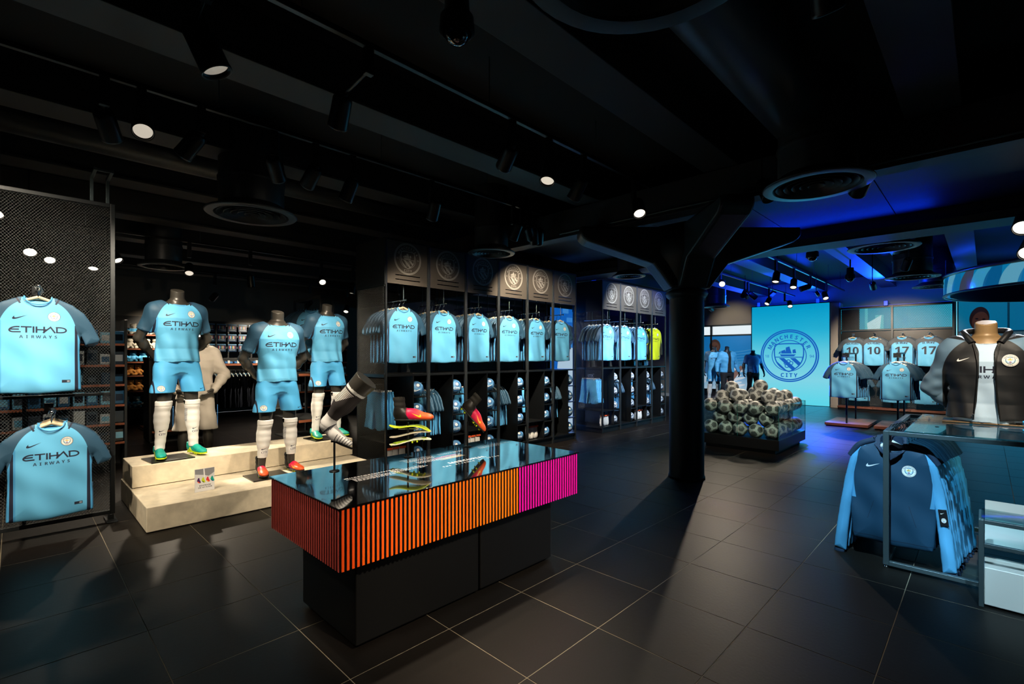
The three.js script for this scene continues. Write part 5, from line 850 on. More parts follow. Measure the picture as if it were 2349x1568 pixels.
  const sheet = canvasTex(SX, SY, (c) => {
    c.fillStyle = '#0e3a54'; c.fillRect(0, 0, SX, SY);
    for (const s of [-1, 1]) { c.fillStyle = '#4f9ac6'; c.beginPath(); c.moveTo(X(s * 0.17), Y(1.6)); c.bezierCurveTo(X(s * 0.23), Y(1.5), X(s * 0.235), Y(1.35), X(s * 0.21), Y(1.2)); c.lineTo(X(s * 0.26), Y(1.2)); c.lineTo(X(s * 0.27), Y(1.6)); c.fill(); }
    c.strokeStyle = '#0c1d30'; c.lineWidth = 3; c.beginPath(); c.moveTo(X(0), Y(1.63)); c.lineTo(X(0), Y(0.88)); c.stroke(); c.lineWidth = 2.5; for (const s of [-1, 1]) { c.beginPath(); c.moveTo(X(s * 0.1), Y(1.2)); c.lineTo(X(s * 0.14), Y(1.06)); c.stroke(); } c.strokeRect(X(-0.3), Y(0.935), 800, 2);
    swoosh(c, X(-0.105), Y(1.46), 0.085 * PX, '#e6ecf0'); crest(c, X(0.1), Y(1.445), 0.042 * PX, '#16233f', null, true);
  });
  const sleeveSheet = canvasTex(512, 512, (c) => { c.fillStyle = '#4f9ac6'; c.fillRect(0, 0, 512, 512); }), jm = cloth(sheet, { sheen: 0 }), smat = cloth(sleeveSheet, { sheen: 0 }), navy = std(0x0c2740, 0.75);
  const shoulder = tube([[0.1, 0.005, 0], [0.19, -0.04, 0], [0.25, -0.13, -0.006]], 0.022, 10, 8), hood = net((x, y, z) => { const r = 0.082 + 0.02 * step(0.0, -0.1, y), q = Math.hypot(x / r, (z - 0.004) / (0.046 + 0.012 * step(0, -0.1, y))); return Math.max(Math.abs(q - 1) * 0.05 - 0.011, y - 0.04 + 0.105 * step(-0.02, 0.05, z) - 0.05 * Math.abs(x), -0.125 - y + 0.9 * Math.abs(x), -0.06 - y + 0.5 * (0.02 - z) - 0.1 * step(0, 0.03, z)); }, [-0.13, -0.16, -0.09], [0.13, 0.07, 0.1], 0.008), cuffR = moved(hungGeo(sym([[0.038, 0], [0.036, -0.06]]), { thick: 0.02, h: 0.01, neck: 0, sway: 0 }), 0.315, -0.845, 0, 0, 0, 0.2);
  for (let i = 0; i < 11; i++) {
    const x = 4.43 + i * 0.078, y = 0.875 - 0.002 * i, j = thing('track_jacket', i ? 'navy and sky blue jacket behind the front one on the table\'s end bar' : 'navy zip jacket with sky blue sleeves, front one on the table\'s end bar', 'jacket', [x, y, 0.487 - i * 0.009 + (i ? rr(-0.008, 0.008) : 0)], -Math.PI / 2 + rr(-0.03, 0.03), i ? 'jackets behind the front one on the end bar' : undefined);
    mesh('jacket_body', i ? jbC : jb, jm, j); mesh('sleeve', i ? jsRC : jsR, smat, j); mesh('sleeve', i ? jsLC : jsL, smat, j); mesh('hood', hood, navy, j); for (const s of [-1, 1]) { mesh('shoulder_panel', s > 0 ? shoulder : flipX(shoulder), navy, j); mesh('cuff', s > 0 ? cuffR : moved(hungGeo(sym([[0.038, 0], [0.036, -0.06]]), { thick: 0.02, h: 0.014, neck: 0, sway: 0 }), -0.315, -0.845, 0, 0, 0, -0.2), navy, j); }
    if (!i) { const g = mesh('price_tag', bx(0.2, 0.245, -0.56, -0.45, 0.03, 0.033, 0.001), std(0xffffff, 0.5, 0, { map: canvasTex(128, 256, (c) => { c.fillStyle = '#0b0c10'; c.fillRect(0, 0, 128, 256); swoosh(c, 60, 60, 60, '#fff'); crest(c, 64, 170, 40, '#16233f', null, true); }) }), j); g.rotation.z = 0.12; }
    hanger([x, y, 0.487 - i * 0.009], -Math.PI / 2, i ? 'pale hanger of a jacket behind the front one on the end bar' : 'hanger of the front navy jacket behind the steel post', i ? 'jacket hangers on the end bar' : undefined, M.hangerWhite, 1.3).scale.x = 0.9;
  }
}
{ // pale block with a low glass-topped frame
  const t = thing('display_block', 'low white display block in a steel frame at the picture\'s lower corner', 'plinth', [4.045, 0, 0.02]);
  mesh('block', worldUV(bx(0.012, 0.25, 0.01, 0.235, 0.012, 1.4, 0.006)), std(0xd8d6cf, 0.28), t); mesh('recessed_base', bx(0.03, 0.24, 0, 0.012, 0.04, 1.38, 0), M.black, t);
  for (const [a, b] of [[0, 0], [0.25, 0]]) mesh('post', bx(a - 0.012, a + 0.012, 0, 0.52, b - 0.012, b + 0.012, 0.003), M.steel, t);
  for (const y of [0.37, 0.51]) { mesh('rail', bx(-0.012, 0.012, y - 0.012, y + 0.012, 0.012, 1.4, 0.003), M.steel, t); mesh('rail', bx(0.012, 0.24, y - 0.012, y + 0.012, -0.012, 0.012, 0.003), M.steel, t); }
  mesh('glass_top', bx(0, 0.25, 0.522, 0.53, 0, 1.4, 0.001), phys(0xe8f4f4, 0.03, { transmission: 1, thickness: 0 }), t);
}
// ---------------------------------------------------------------- two shirt stands on plank bases
const plankMat = [0x7a4433, 0x6b3b2d, 0x83503d].map((c) => std(c, 0.45, 0, { bumpMap: clone(grain, 1, 8), bumpScale: 0.0008 }));
[[12.15, 2.1, 'nearer the light box'], [12.15, 1.25, 'nearer the jacketed torso']].forEach(([x, w, where], q) => {
  const t = thing('shirt_stand', `double clothes stand on a reddish plank base, ${where}`, 'clothes stand', [x, 0, w]);
  for (let k = 0; k < 4; k++) mesh('plank', bx(0.0 + k * 0.3, 0.297 + k * 0.3, 0.02, 0.075, -0.38, 0.38, 0.004), plankMat[k % 3], t); mesh('under_frame', bx(0.02, 1.18, 0, 0.02, -0.36, 0.36, 0), M.black, t);
  for (const a of [0.1, 1.1]) mesh('post', bx(a - 0.016, a + 0.016, 0.075, 1.55, -0.016, 0.016, 0.003), M.frame, t); mesh('top_bar', bx(0.0, 1.2, 1.53, 1.56, -0.014, 0.014, 0.003), M.frame, t); mesh('front_arm', [rod([-0.28, 1.49, 0], [0.1, 1.49, 0], 0.01), bx(-0.04, 0.04, 1.46, 1.55, -0.06, 0.06, 0.004)], M.frame, t);
  for (let i = 0; i < 8; i++) {
    const px = x - 0.2 + i * 0.07; hungShirt(i ? COARSE[i % 3] : MEDIUM[q], K.home, [px, 1.375 - i * 0.002, w + (i ? rr(-0.01, 0.01) - i * 0.012 : 0)], -Math.PI / 2 + 0.1 + rr(-0.04, 0.04), i ? `sky blue shirt behind the front one on the stand ${where}` : `sky blue shirt facing out at the front of the stand ${where}`, i ? `shirts behind the front one on the stand ${where}` : undefined, 1.0);
    hanger([px, 1.38, w - (i ? i * 0.012 : 0)], -Math.PI / 2, i ? `hanger behind the front one on the stand ${where}` : `front hanger on the stand ${where}`, i ? `rear hangers on the stand ${where}` : undefined, M.hangerWhite);
  }
});
// ---------------------------------------------------------------- mesh wall display with numbered shirts
{
  const t = thing('mesh_wall_display', 'dark framed wall display of perforated mesh over a glowing turquoise backdrop', 'wall display', [16.45, 0, 2.98], -Math.PI / 2), W = 2.42; // local x = -w ... turned so +z faces the room
  const L = -W / 2 * 0; const q = (a, b) => [a, b];
  for (const x of [0.0, 1.18, 2.4]) mesh('upright', bx(x - 0.025, x + 0.025, 0.1, 2.85, -0.03, 0.03, 0.004), M.frame, t);
  for (const y of [2.82, 2.2, 1.05]) mesh('rail', bx(0.025, 2.375, y - 0.02, y + 0.02, -0.02, 0.02, 0.004), M.frame, t);
  for (const a of [0.03, 1.21]) stuffPart(mesh('mesh_panel', moved(meshSheet(1.14, 0.6, 0.034, 0.034, 0.008, false), a, 2.215, 0), M.mesh, t)), stuffPart(mesh('mesh_panel', moved(meshSheet(1.14, 0.9, 0.034, 0.034, 0.008, false), a, 0.14, 0), M.mesh, t));
  mesh('dark_panel', bx(0.03, 2.38, 1.07, 2.18, -0.06, -0.04, 0.003), M.blackSatin, t); mesh('dark_panel', bx(0.03, 0.45, 2.21, 2.8, -0.06, -0.045, 0.003), M.blackSatin, t);
  const art = canvasTex(512, 256, (c) => { c.fillStyle = '#1f9ab8'; c.fillRect(0, 0, 512, 256); c.fillStyle = '#54c2d0'; c.fillRect(120, 0, 14, 256); c.fillRect(170, 20, 40, 236); c.fillStyle = '#bfe8ee'; c.beginPath(); c.moveTo(130, 40); c.lineTo(200, 20); c.lineTo(180, 120); c.lineTo(140, 90); c.fill(); c.fillStyle = '#2aa3c0'; c.fillRect(250, 0, 260, 256); c.fillStyle = '#06161c'; c.fillRect(0, 66, 512, 190); c.fillStyle = '#3a9fb4'; c.fillRect(300, 190, 30, 50); });
  const back = new THREE.PlaneGeometry(2.38, 2.75); back.translate(1.2, 1.45, -0.09); mesh('glowing_backdrop', back, std(0x102028, 0.5, 0, { map: art, emissive: 0xffffff, emissiveMap: art, emissiveIntensity: 0.85 }), t);
  for (let k = 0; k < 3; k++) mesh('base_plank', bx(k * 0.8, k * 0.8 + 0.797, 0.05, 0.1, 0.0, 0.34, 0.004), plankMat[k], t); mesh('kick_board', bx(0, 2.4, 0, 0.05, -0.02, 0.3, 0), M.black, t);
  for (const x of [0.36, 0.83, 1.42, 1.95]) mesh('peg', rod([x, 2.1, 0], [x, 2.1, 0.4], 0.007), M.chrome, t);
}
[[2.62, K.ten, 'number 10', 'left of the pair with that number'], [2.15, K.ten, 'number 10', 'next to the dividing post'], [1.56, K.seventeen, 'number 17', 'fully in view'], [1.03, K.seventeen, 'number 17', 'half hidden by the torso form']].forEach(([w, mat, num, where], k) => {
  for (let i = 0; i < 4; i++) { hungShirt(i ? COARSE[i % 3] : MEDIUM[k % 3], mat, [16.08 + i * 0.07, 1.99, w + (i ? rr(-0.02, 0.02) - 0.02 * i : 0)], -Math.PI / 2 + rr(-0.04, 0.04), i ? `grey-shouldered shirt tucked behind the ${num} ${where}` : `shirt back bearing ${num} on the mesh wall, ${where}`, i ? `shirts behind the ${num} ${where}` : undefined, 1.02); hanger([16.08 + i * 0.07, 2.0, w], -Math.PI / 2, i ? `hanger tucked behind the ${num} ${where}` : `wooden front hanger of the ${num} ${where}`, i ? `hangers behind the ${num} ${where}` : undefined); }
});
[[2.5, 'under the dividing post'], [1.75, 'left of the torso\'s sleeve'], [1.1, 'right behind the torso\'s sleeve']].forEach(([w, where], k) => { for (let i = 0; i < 2; i++) hungShirt(COARSE[k], K.home, [16.12 + i * 0.09, 1.0, w], -Math.PI / 2, i ? `pale shirt tucked behind the low wall shirt ${where}` : `pale shirt low on the mesh wall, ${where}`, undefined, 1); });
// ---------------------------------------------------------------- player poster and the round hanging light band
{
  const art = canvasTex(1024, 1024, (c, w, h) => {
    const g = c.createLinearGradient(0, 0, w, 0); g.addColorStop(0, '#0a86b4'); g.addColorStop(1, '#1378b4'); c.fillStyle = g; c.fillRect(0, 0, w, h); c.fillStyle = '#0b3f5c'; c.fillRect(350, 0, 16, h); c.fillStyle = '#4c6f80'; c.fillRect(0, 285, 1024, 800); c.fillStyle = '#3a5a6b'; for (let k = 0; k < 12; k++) c.fillRect(k * 90, 285, 4, 800); c.fillStyle = '#10354a'; c.fillRect(0, 275, w, 12);
    const tee = (x, y, s) => { c.save(); c.translate(x, y); c.scale(s, s); c.fillStyle = '#1b6aa6'; c.beginPath(); c.moveTo(-60, -150); c.lineTo(60, -150); c.bezierCurveTo(150, -130, 190, -60, 190, 40); c.lineTo(-190, 40); c.bezierCurveTo(-190, -60, -150, -130, -60, -150); c.fill(); c.fillStyle = '#4db4e2'; c.beginPath(); c.moveTo(-50, -150); c.lineTo(50, -150); c.bezierCurveTo(120, -110, 130, -20, 130, 60); c.lineTo(140, 420); c.lineTo(-140, 420); c.lineTo(-130, 60); c.bezierCurveTo(-130, -20, -120, -110, -50, -150); c.fill(); c.strokeStyle = '#e6eef2'; c.lineWidth = 16; c.beginPath(); c.moveTo(-50, -148); c.quadraticCurveTo(0, -185, 50, -148); c.stroke(); sponsor(c, 0, 10, 180, '#123a5c'); crest(c, 60, -50, 22, '#16233f', null, true); c.restore(); };
    tee(600, 470, 0.9); tee(960, 480, 0.9);
    c.save(); c.translate(-70, -55);
    c.fillStyle = '#1c5c93'; c.beginPath(); c.moveTo(20, 700); c.bezierCurveTo(30, 470, 90, 400, 190, 380); c.lineTo(260, 390); c.bezierCurveTo(340, 420, 400, 500, 400, 700); c.fill(); c.fillStyle = '#9fd6ee'; c.beginPath(); c.moveTo(150, 400); c.bezierCurveTo(120, 500, 120, 600, 130, 1024); c.lineTo(340, 1024); c.bezierCurveTo(330, 600, 320, 480, 270, 395); c.lineTo(210, 430); c.fill();
    c.fillStyle = '#241612'; c.save(); c.translate(222, 230); c.rotate(0.12); c.beginPath(); c.ellipse(0, -12, 72, 104, 0, 0, 7); c.fill(); c.fillStyle = '#4a2e25'; c.beginPath(); c.ellipse(10, 12, 60, 86, 0, 0, 7); c.fill(); c.fillRect(-35, 60, 70, 100); c.fillStyle = '#100a08'; for (const e of [-18, 34]) { c.beginPath(); c.ellipse(e, -8, 12, 6, 0, 0, 7); c.fill(); } c.fillStyle = '#4c2f26'; c.beginPath(); c.ellipse(14, 24, 13, 20, 0, 0, 7); c.fill(); c.fillStyle = '#d9d2cc'; c.beginPath(); c.ellipse(14, 58, 22, 7, 0, 0, 7); c.fill(); c.restore(); c.restore();
  });
  const t = thing('wall_poster', 'large backlit poster of a man in sky blue shirt and shirts on hangers', 'poster', [16.46, 0, 0.52], -Math.PI / 2); mesh('frame', bx(-0.03, 2.6, 0.0, 2.9, -0.06, -0.012, 0.004), M.frame, t); const f = new THREE.PlaneGeometry(2.5, 2.8); f.translate(1.28, 1.45, -0.008); mesh('printed_face', f, std(0x101418, 0.35, 0, { map: art, emissive: 0xffffff, emissiveMap: art, emissiveIntensity: 0.5 }), t); mesh('light_edge', bx(-0.012, 0.008, 0.05, 2.85, -0.012, 0.01, 0.003), std(0x99ddee, 0.4, 0, { emissive: 0x6fd8f0, emissiveIntensity: 0.6 }), t);
  const l = new THREE.RectAreaLight(0x2c9fd0, 1.6, 2.5, 2.8); l.name = 'glow'; l.position.set(1.28, 1.45, 0.03); l.rotation.y = Math.PI; t.add(l);
}
{
  const t = thing('ring_light_box', 'round hanging light band printed with blue shirts at the picture\'s edge', 'light box', [13.5, 2.66, -1.62]), R = 2.25;
  const art = canvasTex(2048, 128, (c, w, h) => { c.fillStyle = '#0f93d0'; c.fillRect(0, 0, w, h); for (let k = 0; k < 26; k++) { c.fillStyle = ['#57c0ea', '#0a5f9c', '#8fd4ee', '#1680c4', '#5a3a3e'][k % 5]; c.globalAlpha = 0.75; c.beginPath(); c.moveTo(k * 80, h); c.bezierCurveTo(k * 80 + 10, 60, k * 80 + 30, 30, k * 80 + 60, 0); c.lineTo(k * 80 + 100 + (k % 3) * 14, 0); c.lineTo(k * 80 + 90, h); c.fill(); } c.globalAlpha = 1; });
  art.wrapS = THREE.RepeatWrapping; art.repeat.set(2, 1);
  const band = new THREE.CylinderGeometry(R, R, 0.36, 96, 1, true); mesh('printed_band', band.translate(0, 0.22, 0), std(0x0a0c10, 0.12, 0, { map: art, emissive: 0xffffff, emissiveMap: art, emissiveIntensity: 0.55 }), t);
  mesh('lower_rim', new THREE.TorusGeometry(R, 0.022, 8, 96).rotateX(Math.PI / 2).translate(0, 0.04, 0), M.frame, t); mesh('upper_rim', new THREE.TorusGeometry(R, 0.035, 8, 96).rotateX(Math.PI / 2).translate(0, 0.42, 0), M.bronze, t);
  mesh('inner_drum', new THREE.CylinderGeometry(R - 0.1, R - 0.1, 0.36, 64, 1, true).translate(0, 0.22, 0), M.black, t);
  for (let k = 0; k < 6; k++) { const a = k * Math.PI / 3 + 0.3; mesh('suspension_rod', rod([R * Math.cos(a), 0.42, R * Math.sin(a)], [R * Math.cos(a), 0.745, R * Math.sin(a)], 0.008), M.steel, t); }
  mesh('blue_tube', new THREE.TorusGeometry(R - 0.05, 0.014, 8, 96).rotateX(Math.PI / 2).translate(0, 0.445, 0), std(0x7f90ff, 0.4, 0, { emissive: BLUE, emissiveIntensity: 1.6 }), t);
  for (let k = 0; k < 8; k++) { const a = k * Math.PI / 4 + 0.2, l = new THREE.RectAreaLight(BLUE, 46 * BLUELEVEL, 0.9, 0.05); l.name = 'glow'; l.position.set((R - 0.05) * Math.cos(a), 0.465, (R - 0.05) * Math.sin(a)); l.rotation.set(Math.PI / 2, 0, a + Math.PI / 2); t.add(l); }
  for (const a of [2.1, 2.75, 3.4]) { const l = new THREE.RectAreaLight(0x2fa8dc, 2.2, 1.4, 0.34); l.name = 'glow'; l.position.set((R + 0.03) * Math.cos(a), 0.22, (R + 0.03) * Math.sin(a)); l.lookAt(l.position.x * 2, l.position.y, l.position.z * 2); l.rotation.y += Math.PI; t.add(l); }
}
{ // blue floods that wash the beams and the soffit
  [[13.0, 3.75, 3.05, 11.1, 2.7, 0.0, 900, 'blue floodlight on the track shining down on the floor before the crest panel'], [16.66, 5.19, 3.115, 9, 5.19, 3.95, 260, 'blue floodlight on the far end of the light box top, under a beam'], [16.66, 3.56, 3.115, 9, 3.56, 3.95, 260, 'blue floodlight on the near end of the light box top, under a beam'], [16.45, 1.93, 2.9, 9, 1.93, 3.9, 260, 'blue floodlight on top of the mesh wall, under a beam'], [10.0, 2.8, 2.9, 10.4, 3.56, 3.4, 34, 'blue uplight under the near lighting track, closest to the soffit'], [12.9, 2.8, 2.9, 13.1, 1.93, 3.4, 34, 'blue uplight under the near lighting track, toward the mesh wall'], [12.2, 4.12, 2.9, 12.6, 3.56, 3.4, 34, 'blue uplight under the track that leads to the light box']].forEach(([x, w, y, tx, tw, ty, cd, label]) => {
    const t = thing('floodlight', label, 'floodlight', [x, y, w]), h = new THREE.Group(); h.name = 'head'; t.add(h); h.quaternion.setFromUnitVectors(UP, new THREE.Vector3(tx - x, ty - y, -(tw - w)).normalize());
    mesh('housing', [bx(-0.07, 0.07, 0, 0.07, -0.05, 0.05, 0.008)], M.blackSatin, h); mesh('lens', bx(-0.06, 0.06, 0.068, 0.074, -0.04, 0.04, 0.002), std(0x8899ff, 0.4, 0, { emissive: BLUE, emissiveIntensity: 2 }), h); mesh('bracket', rod([0, 0.0, 0], [0, x > 16 ? -0.06 : 3.41 - y, 0], 0.008), M.black, t);
    const l = new THREE.SpotLight(BLUE, cd * BLUELEVEL, 0, x > 16 ? 0.2 : y < 3 ? 1.0 : 0.5, 0.9, 2); l.name = 'beam'; l.position.set(0, 0.09, 0); l.shadow.radius = 4; const aim = new THREE.Object3D(); aim.name = 'aim'; aim.position.set(0, 2, 0); h.add(l); h.add(aim); l.target = aim;
  });
}
{ // lit poster seen through the mesh of the end locker
  const art = canvasTex(256, 1024, (c, w, h) => { c.fillStyle = '#1266c8'; c.fillRect(0, 0, w, h); c.fillStyle = '#3d8fe0'; for (let k = 0; k < 14; k++) c.fillRect(120 + (k % 3) * 40, k * 74, 60, 40); c.fillStyle = '#bcd8ee'; c.beginPath(); c.moveTo(120, 330); c.bezierCurveTo(60, 360, 50, 600, 70, 1024); c.lineTo(256, 1024); c.lineTo(256, 340); c.fill(); c.fillStyle = '#35506e'; c.beginPath(); c.ellipse(180, 240, 52, 84, 0, 0, 7); c.fill(); c.fillRect(155, 290, 50, 60); c.fillStyle = '#1a2a40'; c.beginPath(); c.ellipse(180, 180, 54, 40, 0, 0, 7); c.fill(); for (const e of [-18, 20]) c.fillRect(168 + e, 232, 20, 7); c.fillRect(164, 286, 34, 6); });
  const t = thing('wall_poster', 'blue backlit poster of a man glimpsed through the last near locker', 'poster', [7.34, 0, 6.12]); mesh('frame', bx(0, 0.86, 0, 2.5, -0.06, -0.01, 0.004), M.frame, t); const f = new THREE.PlaneGeometry(0.82, 2.4); f.translate(0.43, 1.25, -0.006); mesh('printed_face', f, std(0x101418, 0.35, 0, { map: art, emissive: 0xffffff, emissiveMap: art, emissiveIntensity: 0.75 }), t);
  const l = new THREE.RectAreaLight(0x1f6fe0, 1.5, 0.8, 2.4); l.name = 'glow'; l.position.set(0.43, 1.25, 0.01); l.rotation.y = Math.PI; t.add(l);
}
// ---------------------------------------------------------------- the dim back of the shop: plush shelves, packets, clothes rails
const orangeEdge = std(0x8a4b2e, 0.5);
function shelfUnit(x, w, W, D, H, levels, label, edge = orangeEdge) {
  const t = thing('shelf_unit', label, 'shelves', [x, 0, w]); for (const a of [0, W]) mesh('upright', bx(a - 0.015, a + 0.015, 0, H, -D, 0, 0.003), M.frame, t); mesh('back_panel', bx(0, W, 0, H, -D - 0.01, -D, 0), M.black, t);
  for (const y of levels) { mesh('shelf', bx(0.015, W - 0.015, y - 0.018, y, -D, 0, 0.002), M.blackSatin, t); mesh('front_edge', bx(0.015, W - 0.015, y - 0.03, y, 0.001, 0.012, 0.002), edge, t); } return t;
}
// small plush bear: body, head, limbs in one soft surface, ears and a shirt as parts
const bearBody = net((x, y, z) => { const a = Math.abs(x); let d = smin(ell(x, y, z, 0, 0.075, 0, 0.055, 0.065, 0.05), ell(x, y, z, 0, 0.168, 0.008, 0.056, 0.05, 0.05), 0.02); d = smin(d, cone(a, y, z, [0.04, 0.105, 0.01], [0.08, 0.07, 0.04], 0.022, 0.02), 0.012); d = smin(d, cone(a, y, z, [0.03, 0.03, 0.02], [0.05, 0.024, 0.075], 0.026, 0.027), 0.012); d = smin(d, ell(a, y, z, 0.042, 0.212, 0, 0.021, 0.021, 0.012), 0.008); return smin(d, ell(x, y, z, 0, 0.155, 0.052, 0.024, 0.018, 0.018), 0.01); }, [-0.13, -0.02, -0.08], [0.13, 0.25, 0.13], 0.014);
const bearShirt = net((x, y, z) => { const a = Math.abs(x); return Math.max(Math.min(ell(x, y, z, 0, 0.078, 0, 0.06, 0.066, 0.055), cone(a, y, z, [0.04, 0.105, 0.01], [0.066, 0.083, 0.03], 0.026, 0.026)), 0.05 - y, y - 0.128); }, [-0.13, 0.02, -0.08], [0.13, 0.16, 0.1], 0.013);
function plush(pos, label, group, fur, shirt, s = 1) { const t = thing('plush_bear', label, 'plush toy', pos, rr(-0.3, 0.3), group); t.scale.setScalar(s); mesh('body', bearBody, fur, t); if (shirt) mesh('shirt', bearShirt, shirt, t); }
shelfUnit(1.45, 13.75, 1.25, 0.45, 2.42, [0.32, 0.7, 1.05, 1.36, 1.66, 1.98], 'wall shelves of plush toys beyond the mesh screen');
const F = { white: std(0xb6b0a2, 0.95), tan: std(0xa06a2c, 0.95), teal: std(0x2c6f8c, 0.95) };
[[1.98, F.white, K.sky, 'white plush bear in a sky blue shirt on the top toy shelf', 'plush bears on the top toy shelf', 7], [1.66, F.white, null, 'pale plush toy in the packed row on the second toy shelf', 'pale plush toys on the second shelf', 8], [1.36, F.teal, K.sky, 'teal plush toy on the third toy shelf', 'teal plush toys on the third shelf', 7], [1.05, F.tan, null, 'tan plush bear on the fourth toy shelf', 'tan plush bears on the fourth shelf', 8], [0.7, F.tan, null, 'tan plush bear on the fifth toy shelf', 'tan plush bears on the fifth shelf', 8], [0.32, F.white, F.teal, 'white and teal plush toy on the lowest toy shelf', 'plush toys on the lowest shelf', 6]].forEach(([y, f, s, l, g, n]) => { for (let k = 0; k < n; k++) plush([1.45 + 1.25 * (k + 0.5) / n + rr(-0.01, 0.01), y, 13.92], l, g, f, s, 1.12); });
// wall of hanging packets
{ const t = thing('packet_wall', 'dark slatted wall panel behind the hanging packets', 'wall panel', [3.1, 0, 14.46]); mesh('panel', bx(0, 2.1, 1.3, 2.4, -0.03, 0, 0.003), M.black, t); for (let k = 0; k < 6; k++) mesh('rail', bx(0, 2.1, 1.4 + k * 0.17, 1.415 + k * 0.17, 0, 0.012, 0.002), M.frame, t); mesh('shelf', bx(0, 2.1, 1.25, 1.29, 0, 0.4, 0.003), M.blackSatin, t); mesh('front_edge', bx(0, 2.1, 1.235, 1.29, 0.4, 0.412, 0.003), orangeEdge, t); mesh('hanging_bar', rod([0, 1.12, 0.25], [2.1, 1.12, 0.25], 0.01), M.chrome, t); }
const packArt = std(0xffffff, 0.3, 0, { map: canvasTex(128, 128, (c) => { c.fillStyle = '#142c44'; c.fillRect(0, 0, 128, 128); c.fillStyle = '#5b86a8'; c.fillRect(0, 0, 128, 16); ['#a83232', '#d8d8d8', '#2f7fb8', '#c8a23a', '#d8d8d8', '#8d2f2f'].forEach((k, n) => { c.fillStyle = k; c.fillRect(18 + n * 16, 32, 9, 50); }); c.fillStyle = '#c5d4de'; c.fillRect(20, 96, 88, 6); }) });
const packBox = bx(-0.105, 0.105, 0, 0.2, -0.02, 0.02, 0.006), hook = rod([0, 0.2, -0.2], [0, 0.2, 0.03], 0.004, 6);
[['top', 2.12], ['second', 1.86], ['third', 1.6]].forEach(([n, y]) => { for (let k = 0; k < 8; k++) { const t = thing('hanging_packet', `dark packet with coloured bars in the ${n} row on the packet wall`, 'packet', [3.25 + k * 0.25, y, 14.2], 0, `packets in the ${n} row on the packet wall`); mesh('packet', packBox, packArt, t); mesh('hook', hook, M.chrome, t); } });
for (let k = 0; k < 9; k++) { const t = thing('folded_scarf', 'folded blue and white pack on the ledge under the packets', 'scarf', [3.24 + k * 0.225, 1.29, 14.22], rr(-0.1, 0.1), 'folded packs on the packet ledge'); mesh('fold', bx(-0.095, 0.095, 0, 0.055, -0.06, 0.06, 0.02), K.blue, t); mesh('band', bx(-0.03, 0.03, 0.0, 0.08, -0.062, 0.063, 0.012), M.white, t); }
const DARK = [std(0x0f1626, 0.85), std(0x141a28, 0.85), std(0x1d3448, 0.85)];
for (let k = 0; k < 20; k++) { const x = 3.2 + k * 0.098; hungShirt([COARSE[k % 3][0]], DARK[k > 14 ? 2 : k % 2], [x, 1.02, 14.18], Math.PI / 2 + rr(-0.25, 0.25), 'dark garment in the row hanging under the packet wall', 'dark garments under the packet wall', 1.2, 'dark_garment', 'garment'); hanger([x, 1.03, 14.18], Math.PI / 2, 'white hanger in the row under the packet wall', 'white hangers under the packet wall', M.hangerWhite); }
// clothes rail and dark cabinet in front of them
{ const t = thing('clothes_rail', 'black clothes rail with dark trousers before the plush shelves', 'clothes rail', [1.9, 0, 12.2]); for (const x of [0, 0.75]) mesh('post', bx(x - 0.015, x + 0.015, 0.02, 1.6, -0.015, 0.015, 0.003), M.frame, t); mesh('bar', rod([0, 1.58, 0], [0.75, 1.58, 0], 0.012), M.chrome, t); mesh('base_plank', bx(-0.1, 0.85, 0.02, 0.06, -0.25, 0.25, 0.004), plankMat[0], t); mesh('foot', bx(-0.12, 0.87, 0, 0.02, -0.27, 0.27, 0), M.black, t);
  for (let k = 0; k < 7; k++) { const x = 1.98 + k * 0.095; hungShirt([COARSE[k % 3][0]], k > 3 ? std(0x55606c, 0.85) : DARK[0], [x, 1.46, 12.2], Math.PI / 2 + rr(-0.2, 0.2), k > 3 ? 'grey garment on the rail before the plush shelves' : 'navy garment on the rail before the plush shelves', k > 3 ? 'grey garments on the plush-side rail' : 'navy garments on the plush-side rail', 1.25, 'dark_garment', 'garment'); hanger([x, 1.475, 12.2], Math.PI / 2, 'white hanger on the rail before the plush shelves', 'white hangers on the plush-side rail', M.hangerWhite); } }
{ const t = thing('floor_cabinet', 'dark wooden floor fixture behind the tallest mannequin\'s leg', 'cabinet', [1.62, 0, 10.2]); for (const x of [0, 0.9]) mesh('side_panel', bx(x - 0.02, x + 0.02, 0.03, 1.42, -0.5, 0, 0.004), M.blackSatin, t); mesh('top_board', bx(-0.03, 0.93, 1.42, 1.47, -0.52, 0.02, 0.004), std(0x2c221c, 0.5), t); mesh('back_board', bx(0, 0.9, 0.03, 1.42, -0.5, -0.48, 0), M.black, t); for (const y of [0.2, 1.18]) { mesh('shelf', bx(0.02, 0.88, y - 0.02, y, -0.48, 0, 0.003), M.blackSatin, t); mesh('front_edge', bx(0.02, 0.88, y - 0.03, y + 0.005, 0, 0.014, 0.003), orangeEdge, t); } mesh('plinth', bx(0, 0.9, 0, 0.03, -0.48, -0.02, 0), M.black, t); }
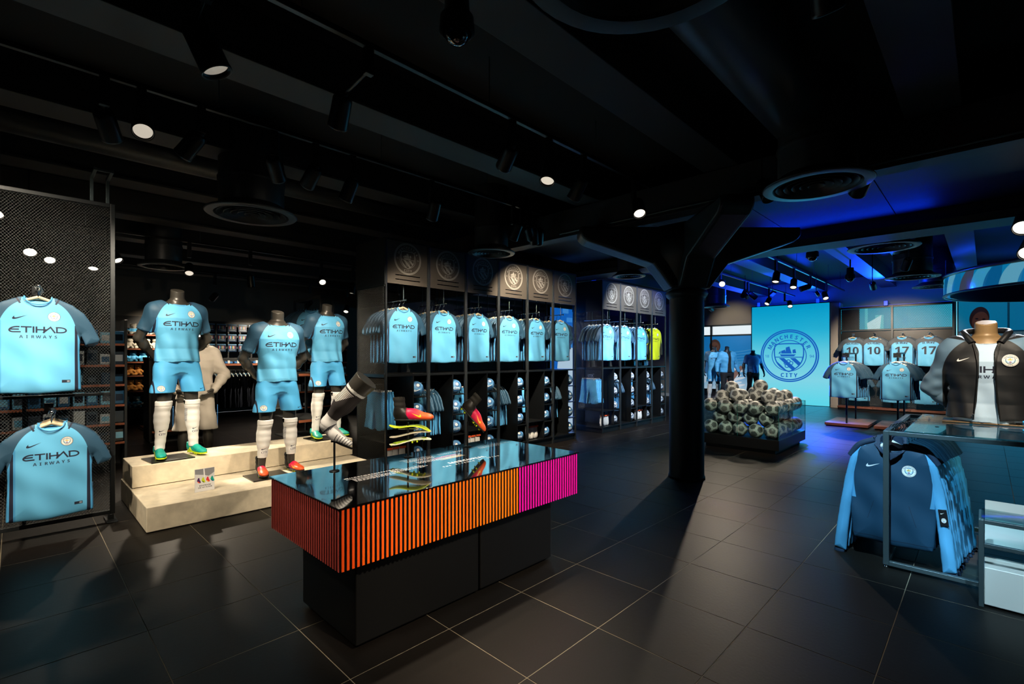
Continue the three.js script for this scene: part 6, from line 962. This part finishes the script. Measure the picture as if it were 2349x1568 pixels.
// shelves of shiny packets glimpsed through the mesh screen, and beside the lockers' end
function packetShelves(x, w, W, levels, per, label, word) {
  shelfUnit(x, w, W, 0.38, levels[levels.length - 1] + 0.32, levels, label);
  levels.forEach((y, q) => { const name = ['lowest', 'second lowest', 'middle', 'fourth', 'fifth', 'sixth', 'highest'][q]; for (let k = 0; k < per; k++) { const t = thing('gift_packet', `small shiny packet on the ${name} of the shelves ${word}`, 'packet', [x + W * (k + 0.5) / per, y, w + 0.1 + rr(-0.02, 0.02)], rr(-0.12, 0.12), `packets on the ${name} shelf ${word}`); const a = W / per * 0.42, h = rr(0.12, 0.2); mesh('packet', bx(-a, a, 0, h, -0.05, 0.05, 0.008), PK[(k * 3 + q * 2) % PK.length], t); mesh('label', bx(-a * 0.7, a * 0.7, h * 0.25, h * 0.75, 0.05, 0.053, 0.001), PK[(k + q + 1) % PK.length], t); } });
}
const PK = [0x14263a, 0x2f5f86, 0xaeb8c0, 0x0d1420, 0x6fb0d4, 0x3a4450].map((c) => std(c, 0.18, 0.2));
packetShelves(-0.3, 8.3, 1.35, [0.35, 0.6, 0.85, 1.12, 1.38, 1.66], 10, 'tall shelves of shiny packets behind the mesh screen', 'behind the mesh screen');
packetShelves(4.35, 10.9, 1.2, [0.35, 0.7, 1.05, 1.35, 1.65], 9, 'dark shelves of packets between the middle and right mannequins', 'between two mannequins');
{ const t = thing('clothes_rack', 'tall narrow black rack against the lockers\' end', 'rack', [2.98, 0, 6.62]); for (const [x, z] of [[0, 0], [0.17, 0], [0, -0.9], [0.17, -0.9]]) mesh('post', bx(x - 0.016, x + 0.016, 0, 2.32, z - 0.016, z + 0.016, 0.003), M.frame, t); mesh('top_rail', [bx(-0.016, 0.186, 2.3, 2.34, -0.016, 0.016, 0.003), bx(-0.016, 0.186, 2.3, 2.34, -0.916, -0.884, 0.003), bx(-0.016, 0.016, 2.3, 2.34, -0.9, 0, 0.003)], M.frame, t); for (const y of [0.35, 0.62, 1.25, 1.5, 1.75]) { mesh('shelf', bx(-0.3, 0.17, y - 0.02, y, -0.88, -0.02, 0.003), M.blackSatin, t); mesh('front_edge', bx(-0.3, 0.17, y - 0.03, y + 0.004, -0.02, -0.006, 0.003), orangeEdge, t); } }
for (let k = 0; k < 4; k++) hungShirt(COARSE[k % 3], K.home, [2.95, 2.16, 6.85 + k * 0.09], -0.6 + rr(-0.1, 0.1), 'pale shirt glimpsed on the narrow rack by the lockers\' end', 'shirts on the narrow rack by the lockers', 0.95);
// shelves of boxes past the far lockers, beside the column
packetShelves(11.0, 6.4, 0.9, [0.3, 0.6, 0.9, 1.2, 1.5, 1.8, 2.1], 5, 'pale shelves of boxed goods just left of the column shaft', 'beside the column');

// ---------------------------------------------------------------- shadows, draw
scene.traverse((o) => { if (o.isMesh) { o.castShadow = true; o.receiveShadow = true; } if (o.isSpotLight) o.castShadow = true; });
renderer.render(scene, camera);
